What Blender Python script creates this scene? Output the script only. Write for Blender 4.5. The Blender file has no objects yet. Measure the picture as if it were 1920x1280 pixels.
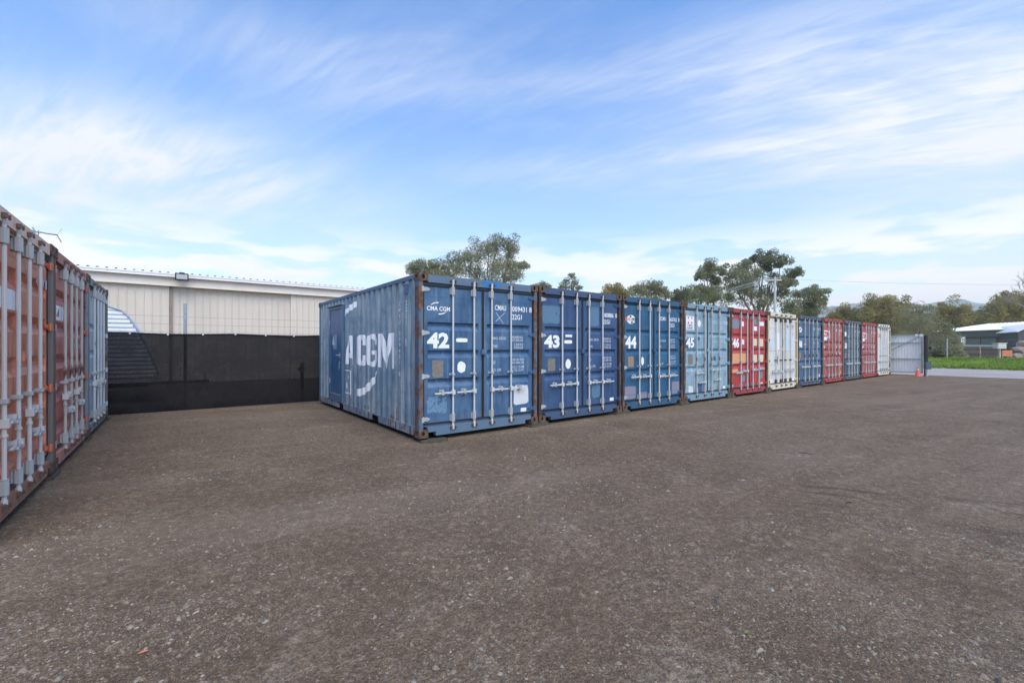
import bpy, bmesh, math, random
from mathutils import Vector, Matrix, noise

random.seed(7)
SC = bpy.context.scene
COL = SC.collection
R = math.radians

# ------------------------------------------------------------------ camera, world, sun, exposure
ZB = 0.06                       # underside of the containers above the yard
CAMZ = 1.43 + ZB
cam_d = bpy.data.cameras.new('camera')
cam = bpy.data.objects.new('camera', cam_d)
COL.objects.link(cam)
cam.location = (0, 0, CAMZ)
cam.rotation_euler = (R(90), 0, 0)
cam_d.sensor_width = 36.0
cam_d.lens = 821.4 / 1920 * 36
cam_d.shift_y = 10.4 / 1920
cam_d.clip_start = 0.05
cam_d.clip_end = 6000
SC.camera = cam

SUN_EL, SUN_AZ = 54.0, 150.0     # azimuth clockwise from +Y (the view direction)
SKY_STRENGTH = 0.09
SUN_STRENGTH = 1.5
EXPOSURE = 1.18
sun_d = bpy.data.lights.new('sun', 'SUN')
sun_d.energy = SUN_STRENGTH
sun_d.angle = R(50)
sun_d.color = (1.0, 0.945, 0.84)
sun = bpy.data.objects.new('sun', sun_d)
COL.objects.link(sun)
_d = Vector((math.cos(R(SUN_EL)) * math.sin(R(SUN_AZ)), math.cos(R(SUN_EL)) * math.cos(R(SUN_AZ)), math.sin(R(SUN_EL))))
sun.rotation_euler = _d.to_track_quat('Z', 'Y').to_euler()
sun.location = (0, 0, 40)
SC.view_settings.view_transform = 'Standard'
SC.view_settings.look = 'None'
SC.view_settings.gamma = 1.0
SC.view_settings.use_curve_mapping = False
SC.view_settings.exposure = EXPOSURE
SC.cycles.max_bounces = 5
SC.cycles.adaptive_threshold = .015
SC.cycles.transparent_max_bounces = 16


class NT:
    """small helper for node trees"""
    def __init__(s, tree):
        s.t = tree
        s.n = tree.nodes
        s.l = tree.links
        s.n.clear()

    def new(s, kind, **kw):
        nd = s.n.new(kind)
        for k, v in kw.items():
            setattr(nd, k, v)
        return nd

    def put(s, sock, v):
        if isinstance(v, bpy.types.NodeSocket):
            s.l.new(v, sock)
        elif v is not None:
            if hasattr(sock, 'default_value'):
                try:
                    sock.default_value = v
                except Exception:
                    sock.default_value = tuple(v) + (1,)

    def math(s, op, a, b=None, c=None, clamp=False):
        nd = s.new('ShaderNodeMath', operation=op, use_clamp=clamp)
        s.put(nd.inputs[0], a)
        s.put(nd.inputs[1], b)
        s.put(nd.inputs[2], c)
        return nd.outputs[0]

    def ramp(s, v, lo, hi, a=0.0, b=1.0):
        nd = s.new('ShaderNodeMapRange', interpolation_type='SMOOTHSTEP')
        s.put(nd.inputs[0], v)
        for k, x in zip((1, 2, 3, 4), (lo, hi, a, b)):
            nd.inputs[k].default_value = x
        return nd.outputs[0]

    def mix(s, f, a, b, mode='MIX'):
        nd = s.new('ShaderNodeMix', data_type='RGBA', blend_type=mode)
        s.put(nd.inputs[0], f)
        for k, v in ((6, a), (7, b)):
            if isinstance(v, (tuple, list)) and len(v) == 3:
                v = tuple(v) + (1,)
            s.put(nd.inputs[k], v)
        return nd.outputs[2]

    def vec(s, x, y, z):
        nd = s.new('ShaderNodeCombineXYZ')
        for k, v in enumerate((x, y, z)):
            s.put(nd.inputs[k], v)
        return nd.outputs[0]

    def mapping(s, v, loc=(0, 0, 0), rot=(0, 0, 0), scale=(1, 1, 1)):
        if any(rot) and (scale != (1, 1, 1) or any(loc)):      # turn first, then stretch
            v = s.mapping(v, rot=rot)
            rot = (0, 0, 0)
        nd = s.new('ShaderNodeMapping')
        s.put(nd.inputs[0], v)
        nd.inputs[1].default_value = loc
        nd.inputs[2].default_value = rot
        nd.inputs[3].default_value = scale
        return nd.outputs[0]

    def noise(s, v, scale, detail=5, rough=0.55, dist=0.0):
        nd = s.new('ShaderNodeTexNoise')
        s.put(nd.inputs['Vector'], v)
        nd.inputs['Scale'].default_value = scale
        nd.inputs['Detail'].default_value = detail
        nd.inputs['Roughness'].default_value = rough
        nd.inputs['Distortion'].default_value = dist
        return nd.outputs[0]

    def voronoi(s, v, scale, feature='F1'):
        nd = s.new('ShaderNodeTexVoronoi', feature=feature)
        s.put(nd.inputs['Vector'], v)
        nd.inputs['Scale'].default_value = scale
        return nd


# ------------------------------------------------------------------ sky
world = bpy.data.worlds.new('World')
SC.world = world
world.use_nodes = True
w = NT(world.node_tree)
sky = w.new('ShaderNodeTexSky', sky_type='NISHITA')
sky.sun_disc = False
sky.sun_elevation = R(SUN_EL)
sky.sun_rotation = R(SUN_AZ)
sky.air_density = 1.0
sky.dust_density = 0.6
sky.ozone_density = 1.3
tc = w.new('ShaderNodeTexCoord')
sep = w.new('ShaderNodeSeparateXYZ')
w.put(sep.inputs[0], tc.outputs['Generated'])
dx, dy, dz = sep.outputs
az = w.math('ARCTAN2', dx, dy)
el = w.math('ARCSINE', w.math('MAXIMUM', w.math('MINIMUM', dz, 1.0), -1.0))
# high thin cloud: streaks stretched along a direction, thicker in broad banks
pl = w.vec(w.math('DIVIDE', dx, w.math('ADD', w.math('MAXIMUM', dz, 0.0), 0.22)),
           w.math('DIVIDE', dy, w.math('ADD', w.math('MAXIMUM', dz, 0.0), 0.22)), 0.0)
streak = w.noise(w.mapping(pl, loc=(3.1, 1.7, 0), rot=(0, 0, R(20)), scale=(0.62, 1.9, 1)), 1.5, 9, 0.62, 1.1)
fine = w.noise(w.mapping(pl, loc=(7.3, 0.4, 0), rot=(0, 0, R(32)), scale=(0.8, 4.4, 1)), 4.6, 8, 0.64, 1.1)
bank = w.noise(w.mapping(pl, loc=(0.85, 2.6, 0), rot=(0, 0, R(15)), scale=(0.7, 1.2, 1)), 0.75, 3, 0.5, 0.3)


def bank_at(px, py, sx, sy):
    """soft bank of cirrus round one compass bearing and height of the sky"""
    a0 = math.atan2((px - 960) / 821.4, 1)
    e0 = math.atan2((650 - py) / 821.4, math.hypot(1, (px - 960) / 821.4))
    u = w.math('DIVIDE', w.math('SUBTRACT', az, a0), sx)
    v = w.math('DIVIDE', w.math('SUBTRACT', el, e0), sy)
    q = w.math('ADD', w.math('MULTIPLY', u, u), w.math('MULTIPLY', v, v))
    return w.math('POWER', 2.718, w.math('MULTIPLY', q, -1.0))


banks = None
for px, py, sx, sy, amp in ((1720, 190, .34, .12, 1.0), (1300, 150, .36, .09, .5), (250, 310, .36, .085, .9), (1150, 320, .30, .04, .62),
                            (30, 330, .2, .10, .45), (560, 110, .34, .06, .28), (1880, 330, .2, .10, .45)):
    b_ = w.math('MULTIPLY', bank_at(px, py, sx, sy), amp)
    banks = b_ if banks is None else w.math('ADD', banks, b_)
cover = w.math('ADD', w.math('MULTIPLY', w.ramp(bank, .40, .72), .26), w.math('MULTIPLY', banks, 0.88))
tex = w.math('ADD', w.math('MULTIPLY', streak, .70), w.math('MULTIPLY', fine, .30))
cirrus = w.math('MULTIPLY', w.ramp(tex, .36, .70), cover, clamp=True)
cirrus = w.math('ADD', cirrus, w.math('MULTIPLY', cover, .38), clamp=True)
# small low heaps of cloud above the horizon
ae = w.vec(w.math('MULTIPLY', az, 3.0), w.math('MULTIPLY', el, 13.0), 0.0)
heap = w.noise(w.mapping(ae, loc=(1.4, 0.3, 0)), 1.7, 7, 0.55, 0.2)
lowband = w.math('MULTIPLY', w.ramp(el, .0, .06), w.ramp(el, .27, .16))
heaps = w.math('MULTIPLY', w.ramp(heap, .42, .55), w.math('MULTIPLY', lowband, .9), clamp=True)
# pale air near the horizon
low = w.math('POWER', 2.718, w.math('MULTIPLY', w.math('MAXIMUM', el, 0.0), -4.6))
base = w.new('ShaderNodeHueSaturation')
w.put(base.inputs['Color'], sky.outputs[0])
base.inputs['Saturation'].default_value = 1.36
base.inputs['Value'].default_value = 1.36
WHITE = (4.75, 4.95, 5.25)
blue = w.mix(1.0, base.outputs[0], (.85, .985, 1.08), 'MULTIPLY')
col = w.mix(w.math('MULTIPLY', low, .95, clamp=True), blue, (5.7, 5.7, 5.75))
col = w.mix(cirrus, col, WHITE)
col = w.mix(heaps, col, (5.9, 5.9, 5.9))
bg = w.new('ShaderNodeBackground')
w.put(bg.inputs[0], col)
bg.inputs[1].default_value = SKY_STRENGTH
wo = w.new('ShaderNodeOutputWorld')
w.l.new(bg.outputs[0], wo.inputs[0])


# ------------------------------------------------------------------ materials
def lin(r, g, b):
    f = lambda c: c / 12.92 if c <= .04045 else ((c + .055) / 1.055) ** 2.4
    return (f(r / 255), f(g / 255), f(b / 255))


def mat_base(name):
    m = bpy.data.materials.new(name)
    m.use_nodes = True
    t = NT(m.node_tree)
    out = t.new('ShaderNodeOutputMaterial')
    p = t.new('ShaderNodeBsdfPrincipled')
    t.l.new(p.outputs[0], out.inputs[0])
    oc = t.new('ShaderNodeTexCoord').outputs['Object']
    return m, t, p, oc, out


def bump(t, p, h, strength, dist=0.01):
    b = t.new('ShaderNodeBump')
    b.inputs['Strength'].default_value = strength
    b.inputs['Distance'].default_value = dist
    t.put(b.inputs['Height'], h)
    t.l.new(b.outputs[0], p.inputs['Normal'])


RUST = lin(88, 62, 48)
RUST2 = lin(124, 92, 72)


def paint(name, rgb, fade=None, rust=.25, fade_amt=.5, seed=0.0, rough=.5, low_rust=.3, streaks=.5):
    """old sprayed paint: chalky fading, grime, run marks, rust freckles and rust runs"""
    m, t, p, oc, out = mat_base(name)
    b = lin(*rgb)
    fd = lin(*fade) if fade else tuple(min(1, c * 1.25 + .05) for c in b)
    v = t.mapping(oc, loc=(seed * 3.7, seed * 1.9, seed * 5.3))
    n1 = t.noise(v, 1.5, 5, .65, .4)
    n2 = t.noise(v, 9.0, 5, .62)
    stv = t.mapping(v, scale=(13, 13, .7))
    n3 = t.noise(stv, 1.0, 5, .62)
    c = t.mix(t.math('MULTIPLY', t.ramp(n1, .38, .64), fade_amt * 1.25, clamp=True), b, fd)
    c = t.mix(t.math('MULTIPLY', t.ramp(n3, .50, .68), streaks), c, tuple(x * .5 for x in b))
    c = t.mix(t.math('MULTIPLY', t.ramp(t.noise(stv, 1.7, 4, .62), .56, .74), streaks), c, tuple(min(1, x * 1.25 + .06) for x in fd))
    grime = t.math('MULTIPLY', t.ramp(t.noise(v, 3.3, 6, .68, .3), .50, .72), .55)
    c = t.mix(grime, c, tuple(x * .42 + .012 for x in b))
    chip = t.math('MULTIPLY', t.ramp(t.noise(v, 26, 4, .65), .655, .70), .6)
    c = t.mix(chip, c, tuple(min(1, x * 1.3 + .12) for x in fd))
    sp = t.new('ShaderNodeSeparateXYZ')
    t.put(sp.inputs[0], oc)
    lowz = t.ramp(sp.outputs[2], .75, .05)
    th = t.math('SUBTRACT', .76 - .30 * rust, t.math('MULTIPLY', lowz, .16 * low_rust * 2))
    rr = t.math('ADD', t.math('MULTIPLY', n2, .5), t.math('MULTIPLY', n3, .5))
    rm = t.math('MULTIPLY', t.math('SUBTRACT', rr, th), 14.0, clamp=True)
    rc = t.mix(n2, RUST, RUST2)
    c = t.mix(rm, c, rc)
    t.put(p.inputs['Base Color'], c)
    t.put(p.inputs['Roughness'], t.math('ADD', t.math('MULTIPLY', n1, .3), t.math('ADD', t.math('MULTIPLY', rm, .3), rough - .14)))
    bump(t, p, t.math('ADD', t.math('MULTIPLY', t.noise(v, 2.6, 2, .5), 1.6), t.math('MULTIPLY', n2, .2)), .55, .02)
    return m


def plain(name, rgb, rough=.6, metal=0.0, var=.18, scale=6.0, bmp=.15, stretch=(1, 1, 1)):
    m, t, p, oc, out = mat_base(name)
    b = lin(*rgb)
    n = t.noise(t.mapping(oc, scale=stretch), scale, 7, .6)
    c = t.mix(t.ramp(n, .3, .72), tuple(x * (1 - var) for x in b), tuple(min(1, x * (1 + var)) for x in b))
    t.put(p.inputs['Base Color'], c)
    p.inputs['Roughness'].default_value = rough
    p.inputs['Metallic'].default_value = metal
    if bmp:
        bump(t, p, n, bmp, .01)
    return m


def rusty(name, rgb, amount, seed=0.0, rough=.6):
    """steel part, part paint and part rust"""
    m, t, p, oc, out = mat_base(name)
    v = t.mapping(oc, loc=(seed, seed * 2.1, seed * .7))
    n = t.noise(t.mapping(v, scale=(1, 1, .55)), 5.0, 9, .65, .4)
    rc = t.mix(t.ramp(t.noise(v, 14, 7, .65), .3, .7), lin(66, 48, 40), lin(126, 92, 72))
    c = t.mix(t.ramp(n, .62 - amount * .4, .72 - amount * .4), lin(*rgb), rc)
    t.put(p.inputs['Base Color'], c)
    p.inputs['Roughness'].default_value = rough + .15
    bump(t, p, t.noise(v, 30, 6, .6), .3, .004)
    return m


def worn_print(name, rgb, wear=.35, seed=0.0):
    """stencilled paint, scuffed through in places"""
    m, t, p, oc, out = mat_base(name)
    tr = t.new('ShaderNodeBsdfTransparent')
    mx = t.new('ShaderNodeMixShader')
    v = t.mapping(oc, loc=(seed, seed, seed))
    n = t.math('ADD', t.math('MULTIPLY', t.noise(v, 28, 6, .65), .6), t.math('MULTIPLY', t.noise(v, 5, 5, .6), .4))
    t.put(mx.inputs[0], t.ramp(n, .30 + wear * .14, .36 + wear * .14))
    t.l.new(tr.outputs[0], mx.inputs[1])
    t.l.new(p.outputs[0], mx.inputs[2])
    t.l.new(mx.outputs[0], out.inputs[0])
    t.put(p.inputs['Base Color'], t.mix(t.noise(v, 8, 5, .6), tuple(c * .82 for c in lin(*rgb)), lin(*rgb)))
    p.inputs['Roughness'].default_value = .6
    return m


M = {}
M['galv'] = plain('galvanised_steel', (168, 172, 178), .42, .35, .16, 22)
M['bar'] = rusty('lock_bar_steel', (194, 195, 194), -.02, 1.3, .4)
M['bar_old'] = rusty('lock_bar_worn_steel', (176, 174, 168), .10, 4.3, .45)
M['bracket'] = rusty('bracket_steel', (166, 168, 168), .10, 2.3, .45)
M['keeper'] = rusty('keeper_rust', (84, 74, 68), .5, 3.1, .6)
M['casting'] = rusty('casting_rust', (66, 56, 52), .5, 5.7, .65)
M['rubber'] = plain('door_rubber', (26, 25, 25), .75, 0, .2, 12)
M['dark'] = plain('dark_steel', (34, 32, 31), .8, 0, .3, 9)
M['underside'] = plain('bitumen_underside', (24, 22, 21), .85, 0, .3, 9)
M['white'] = worn_print('white_stencil_paint', (240, 241, 242), -.35)
M['white_soft'] = worn_print('white_stencil_faded', (206, 212, 220), .2, 3)
M['white_bold'] = plain('bold_white_paint', (248, 248, 247), .5, 0, .05, 6, 0)
M['white_solid'] = plain('white_sticker', (226, 227, 228), .5, 0, .06, 10, 0)
M['black_print'] = worn_print('black_print', (62, 62, 68), .4, 5)
M['grey_plate'] = plain('data_plate_grey', (128, 122, 114), .5, .2, .22, 26)
M['tan_plate'] = plain('data_plate_tan', (152, 128, 104), .55, .1, .2, 26)
M['red_print'] = worn_print('red_print', (204, 62, 66), .25, 2)
M['orange_print'] = worn_print('orange_print', (226, 120, 92), .45, 2)
M['navy_print'] = worn_print('navy_print', (44, 62, 112), .3, 8)
M['blue_spray'] = worn_print('bright_blue_spray', (34, 122, 190), .75, 9)
M['scuff'] = worn_print('pale_scuffed_paint', (104, 138, 166), .8, 4)
M['peel'] = worn_print('peeled_label_residue', (214, 216, 218), .18, 12)
M['mauve'] = worn_print('grey_primer_patch', (134, 132, 148), .2, 6)
M['cream'] = worn_print('cream_patch', (222, 208, 176), .18, 7)
M['peach'] = worn_print('peach_primer_patch', (222, 160, 112), .12, 9)
M['grey_patch'] = worn_print('grey_patch', (122, 136, 146), .12, 3)
M['pale_patch'] = worn_print('pale_blue_patch', (88, 122, 148), .28, 2)
M['mid_blue_patch'] = worn_print('mid_blue_patch', (56, 90, 130), .2, 5)
M['ice_patch'] = worn_print('ice_blue_patch', (196, 216, 228), .2, 6)

# ------------------------------------------------------------------ mesh helpers


class MB:
    def __init__(s):
        s.v, s.f, s.m = [], [], []
        s.cur = 0

    def add(s, vs, fs):
        o = len(s.v)
        s.v += [tuple(x) for x in vs]
        s.f += [tuple(i + o for i in f) for f in fs]
        s.m += [s.cur] * len(fs)
        return s

    def box(s, x0, x1, y0, y1, z0, z1):
        return s.add([(x0, y0, z0), (x1, y0, z0), (x1, y1, z0), (x0, y1, z0), (x0, y0, z1), (x1, y0, z1), (x1, y1, z1), (x0, y1, z1)],
                     [(0, 3, 2, 1), (4, 5, 6, 7), (0, 1, 5, 4), (1, 2, 6, 5), (2, 3, 7, 6), (3, 0, 4, 7)])

    def bbox(s, x0, x1, y0, y1, z0, z1, c=.006):
        """box with chamfered edges along its length in z"""
        pts = [(x0 + c, y0), (x1 - c, y0), (x1, y0 + c), (x1, y1 - c), (x1 - c, y1), (x0 + c, y1), (x0, y1 - c), (x0, y0 + c)]
        return s.prism(pts, z0, z1)

    def prism(s, pts, z0, z1):
        n = len(pts)
        vs = [(x, y, z0) for x, y in pts] + [(x, y, z1) for x, y in pts]
        fs = [tuple(reversed(range(n))), tuple(range(n, 2 * n))] + [(i, (i + 1) % n, n + (i + 1) % n, n + i) for i in range(n)]
        return s.add(vs, fs)

    def prism_y(s, pts, y0, y1):
        """outline given in x,z, pushed from y0 (front) to y1"""
        n = len(pts)
        vs = [(x, y0, z) for x, z in pts] + [(x, y1, z) for x, z in pts]
        fs = [tuple(range(n)), tuple(reversed(range(n, 2 * n)))] + [((i + 1) % n, i, n + i, n + (i + 1) % n) for i in range(n)]
        return s.add(vs, fs)

    def tube(s, p, q, r, n=8, r2=None, cap=True):
        p, q = Vector(p), Vector(q)
        d = (q - p)
        if d.length < 1e-6:
            return s
        d.normalize()
        a = d.orthogonal().normalized()
        b = d.cross(a)
        r2 = r if r2 is None else r2
        vs = []
        for c, rr in ((p, r), (q, r2)):
            for i in range(n):
                t = 2 * math.pi * i / n
                vs.append(c + (a * math.cos(t) + b * math.sin(t)) * rr)
        fs = [(i, (i + 1) % n, n + (i + 1) % n, n + i) for i in range(n)]
        if cap:
            fs += [tuple(reversed(range(n))), tuple(range(n, 2 * n))]
        return s.add(vs, fs)

    def path(s, pts, r, n=6):
        for a, b in zip(pts[:-1], pts[1:]):
            s.tube(a, b, r, n)
        return s

    def lathe(s, prof, n=16, c=(0, 0, 0)):
        vs, fs = [], []
        for r, z in prof:
            for i in range(n):
                t = 2 * math.pi * i / n
                vs.append((c[0] + r * math.cos(t), c[1] + r * math.sin(t), c[2] + z))
        for k in range(len(prof) - 1):
            for i in range(n):
                fs.append((k * n + i, k * n + (i + 1) % n, (k + 1) * n + (i + 1) % n, (k + 1) * n + i))
        fs.append(tuple(reversed(range(n))))
        fs.append(tuple(range((len(prof) - 1) * n, len(prof) * n)))
        return s.add(vs, fs)

    def grid(s, xs, ys, fn):
        nx, ny = len(xs), len(ys)
        vs = [fn(x, y) for y in ys for x in xs]
        fs = [(j * nx + i, j * nx + i + 1, (j + 1) * nx + i + 1, (j + 1) * nx + i) for j in range(ny - 1) for i in range(nx - 1)]
        return s.add(vs, fs)

    def mesh(s, name, smooth=False, mats=1):
        me = bpy.data.meshes.new(name)
        me.from_pydata(s.v, [], s.f)
        for _ in range(mats):
            me.materials.append(None)
        if mats > 1:
            me.polygons.foreach_set('material_index', s.m)
        if smooth:
            me.polygons.foreach_set('use_smooth', [True] * len(s.f))
        me.update()
        return me


CACHE = {}


def put(name, me, mat, parent=None, loc=None, rot=None, **props):
    """link ONE object that shows mesh `me` with its own material(s)"""
    o = bpy.data.objects.new(name, me)
    COL.objects.link(o)
    mats = mat if isinstance(mat, (list, tuple)) else [mat]
    for i, mm in enumerate(mats):
        if i >= len(o.material_slots):
            break
        o.material_slots[i].link = 'OBJECT'
        o.material_slots[i].material = mm
    if parent is not None:
        o.parent = parent
    if loc is not None:
        o.location = loc
    if rot is not None:
        o.rotation_euler = rot
    for k, v in props.items():
        o[k] = v
    return o


def shared(key, name, build, mat, parent=None, loc=None, rot=None, smooth=False, **props):
    if key not in CACHE:
        mb = MB()
        build(mb)
        CACHE[key] = mb.mesh(name, smooth)
    return put(name, CACHE[key], mat, parent, loc, rot, **props)


def solid(name, build, mat, parent=None, loc=None, rot=None, smooth=False, mats=1, **props):
    mb = MB()
    build(mb)
    return put(name, mb.mesh(name, smooth, mats), mat, parent, loc, rot, **props)


def thing(name, label, cat, loc=(0, 0, 0), rotz=0.0, group=None):
    o = bpy.data.objects.new(name, None)
    COL.objects.link(o)
    o.empty_display_size = .2
    o.location = loc
    o.rotation_euler = (0, 0, rotz)
    o['label'] = label
    o['category'] = cat
    if group:
        o['group'] = group
    return o


# yard frame: a runs along the numbered row, b runs away behind it
TH = .652411
U = Vector((math.cos(TH), math.sin(TH), 0))
V = Vector((-math.sin(TH), math.cos(TH), 0))
P0 = Vector((-1.4631, 6.80376, 0))
PITCH = 2.4768


def ab(a, b, z=0.0):
    p = P0 + U * a + V * b
    return Vector((p.x, p.y, z))


def bearing(px, D, z=0.0):
    """point at distance D ahead on a compass bearing of the place"""
    return Vector(((px - 960) / 821.4 * D, D, z))


def hgt(py, D):
    return CAMZ - (py - 650.4) * D / 821.4


# ------------------------------------------------------------------ text to flat meshes
FONT_TMP = {}


def text_flat(s, bold=0.0):
    """(verts2d, faces) of a line of text, normalised to its own box 0..1"""
    key = (s, bold)
    if key in FONT_TMP:
        return FONT_TMP[key]
    cu = bpy.data.curves.new('t', 'FONT')
    cu.body = s
    cu.resolution_u = 2
    cu.offset = bold
    ob = bpy.data.objects.new('t', cu)
    me = bpy.data.meshes.new_from_object(ob)
    vs = [(v.co.x, v.co.y) for v in me.vertices]
    fs = [tuple(p.vertices) for p in me.polygons]
    bpy.data.objects.remove(ob)
    bpy.data.curves.remove(cu)
    bpy.data.meshes.remove(me)
    x0, x1 = min(v[0] for v in vs), max(v[0] for v in vs)
    y0, y1 = min(v[1] for v in vs), max(v[1] for v in vs)
    vs = [((x - x0) / max(x1 - x0, 1e-6), (y - y0) / max(y1 - y0, 1e-6)) for x, y in vs]
    FONT_TMP[key] = (vs, fs)
    return FONT_TMP[key]


DOOR_Y = .045                   # face of the door leaves behind the front plane


def letters(mb, s, x0, x1, z0, z1, bold=.02, y=DOOR_Y - .0025):
    vs, fs = text_flat(s, bold)
    mb.add([(x0 + u * (x1 - x0), y, z0 + v * (z1 - z0)) for u, v in vs], fs)
    return mb


def blob_outline(x0, x1, z0, z1, n=14, wob=.12, seed=0, power=2.0):
    rnd = random.Random(seed)
    cx, cz, rx, rz = (x0 + x1) / 2, (z0 + z1) / 2, (x1 - x0) / 2, (z1 - z0) / 2
    pts = []
    for i in range(n):
        t = 2 * math.pi * i / n
        k = 1 + rnd.uniform(-wob, wob)
        c, s_ = math.cos(t), math.sin(t)
        pts.append((cx + rx * k * math.copysign(abs(c) ** (2 / power), c), cz + rz * k * math.copysign(abs(s_) ** (2 / power), s_)))
    return pts


# ------------------------------------------------------------------ ground, yard, road
def m_yard():
    m, t, p, oc, out = mat_base('crushed_rock_yard')
    big = t.noise(oc, .35, 5, .6, .4)
    mid = t.noise(oc, 1.7, 7, .65, .3)
    fine = t.noise(oc, 55, 6, .7)
    c = t.mix(t.ramp(mid, .34, .68), lin(110, 90, 69), lin(133, 111, 87))
    c = t.mix(t.math('MULTIPLY', t.ramp(big, .40, .68), .6), c, lin(140, 120, 100))
    grain = t.noise(oc, 130, 4, .75)
    dust = t.math('MULTIPLY', t.ramp(t.noise(oc, 1.6, 8, .74, .7), .52, .70), t.ramp(grain, .42, .58, .1, .8))
    c = t.mix(dust, c, lin(182, 166, 147))
    c = t.mix(t.ramp(grain, .52, .64, 0, .75), c, lin(62, 50, 41))
    c = t.mix(t.ramp(fine, .46, .60, 0, .7), c, lin(72, 59, 48))
    for sc, lo, hi, colr, amt in ((70, .86, .92, lin(172, 162, 150), .5), (120, .74, .82, lin(150, 132, 108), .7), (46, .92, .96, lin(146, 142, 138), .5),
                                  (95, .80, .86, lin(62, 55, 50), .7), (160, .82, .90, lin(186, 176, 160), .5)):
        vo = t.voronoi(oc, sc)
        rnd = t.new('ShaderNodeSeparateColor')
        t.put(rnd.inputs[0], vo.outputs['Color'])
        pick = t.math('MULTIPLY', t.ramp(rnd.outputs[0], lo, hi), t.ramp(vo.outputs['Distance'], .42, .30))
        c = t.mix(t.math('MULTIPLY', pick, amt), c, colr)
    mott = t.noise(oc, 15, 6, .78, .3)
    c = t.mix(t.ramp(mott, .44, .60, 0, .55), c, lin(78, 66, 54))
    c = t.mix(t.ramp(mott, .44, .33, 0, .5), c, lin(176, 162, 142))
    trk = t.noise(t.mapping(oc, rot=(0, 0, R(-28)), scale=(.10, 1.3, 1)), 1.0, 4, .55, .8)
    c = t.mix(t.ramp(trk, .50, .68, 0, .15), c, lin(84, 70, 58))
    c = t.mix(t.ramp(trk, .50, .34, 0, .10), c, lin(168, 152, 134))
    # dark damp scuffs left by turning tyres
    sv = t.mapping(t.mapping(oc, loc=(-3.75, -4.15, 0)), rot=(0, 0, R(24)))
    sp = t.new('ShaderNodeSeparateXYZ')
    t.put(sp.inputs[0], sv)
    scuff = t.math('MULTIPLY', t.ramp(t.noise(t.mapping(oc, rot=(0, 0, R(24)), scale=(.55, 4.5, 1)), 1.3, 5, .6), .54, .64),
                   t.math('MULTIPLY', t.ramp(t.math('ABSOLUTE', sp.outputs[0]), 1.8, .9), t.ramp(t.math('ABSOLUTE', sp.outputs[1]), .75, .25)))
    c = t.mix(t.math('MULTIPLY', scuff, .6), c, lin(62, 50, 42))
    t.put(p.inputs['Base Color'], c)
    p.inputs['Roughness'].default_value = .92
    p.inputs['Specular IOR Level'].default_value = .25
    vb = t.voronoi(oc, 60)
    h = t.math('ADD', t.math('MULTIPLY', fine, .8), t.math('ADD', t.math('MULTIPLY', t.math('SUBTRACT', 1.0, vb.outputs['Distance']), .6), t.math('MULTIPLY', grain, .5)))
    bump(t, p, h, .9, .014)
    return m


def soft_ground(name, c1, c2, scale=1.0):
    m, t, p, oc, out = mat_base(name)
    n = t.noise(oc, scale, 8, .65)
    n2 = t.noise(oc, scale * 14, 6, .65)
    c = t.mix(t.ramp(n, .35, .65), lin(*c1), lin(*c2))
    c = t.mix(t.ramp(n2, .45, .75, 0, .5), c, tuple(x * .55 for x in lin(*c1)))
    t.put(p.inputs['Base Color'], c)
    p.inputs['Roughness'].default_value = .95
    bump(t, p, n2, .6, .03)
    return m


M['yard'] = m_yard()
M['terrain'] = soft_ground('dry_grassland', (112, 116, 72), (140, 136, 96), .05)
M['verge'] = soft_ground('verge_soil', (140, 150, 74), (176, 172, 112), .8)
M['asphalt'] = soft_ground('road_asphalt', (148, 140, 134), (164, 156, 149), .4)


def yard_z(x, y):
    p = Vector((x, y, 0))
    return .010 * noise.noise(p * .45) + .006 * noise.noise(p * 1.4 + Vector((5, 2, 0)))


solid('terrain', lambda b: b.lathe([(3800, -.30), (3800, -.05)], 96), M['terrain'], kind='structure')


def _yard(b):
    def rng(lo, hi, st):
        n = int((hi - lo) / st)
        return [lo + (hi - lo) * i / n for i in range(n + 1)]
    A = rng(-26, -6, .8)[:-1] + rng(-6, 14, .16)[:-1] + rng(14, 28.6, .5)
    B = rng(-24, -6.4, .8)[:-1] + rng(-6.4, 4, .16)[:-1] + rng(4, 30, .7)

    def fn(a, bb):
        q = ab(a, bb)
        return (q.x, q.y, yard_z(q.x, q.y))
    b.grid(A, B, fn)


solid('yard', _yard, M['yard'], smooth=True, kind='structure')


def _strip(b, a0, a1, b0, b1, z):
    b.add([ab(a0, b0, z), ab(a1, b0, z), ab(a1, b1, z), ab(a0, b1, z)], [(0, 1, 2, 3)])


solid('road', lambda b: _strip(b, 28.3, 40.2, -60, 90, -.022), M['asphalt'], kind='structure')


def verge_z(a, bb):
    return .36 * min(1, max(0, (a - 40.1) / 6.0)) ** 1.0 + (.04 * noise.noise(Vector((a * .6, bb * .6, 3))) if 40.3 < a < 90 else 0)


def _verge(b):
    A = [40.0 + .35 * i for i in range(26)] + [50 + 4 * i for i in range(14)] + [110, 150, 220]
    B = [-60 + 2 * i for i in range(90)] + [120 + 20 * k for k in range(9)]
    b.grid(A, B, lambda a, c: tuple(ab(a, c, verge_z(a, c) - (.06 if a < 40.1 else 0))))


solid('verge', _verge, M['verge'], smooth=True, kind='structure')

# ------------------------------------------------------------------ shipping containers
W, H, L = 2.438, 2.591, 6.058
BARS = (.61, 1.02, 1.385, 1.805)
T_STD = ((1.83, 1.70), (1.38, 1.25), (.92, .78))
T_WAVE = ((1.66, 1.50), (1.36, 1.20), (1.08, .92))
T_FIVE = ((2.14, 1.96), (1.74, 1.56), (1.34, 1.16), (.94, .76), (.54, .36))
T_FLAT = ((2.06, 2.04), (1.30, 1.28), (.84, .82))


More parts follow.
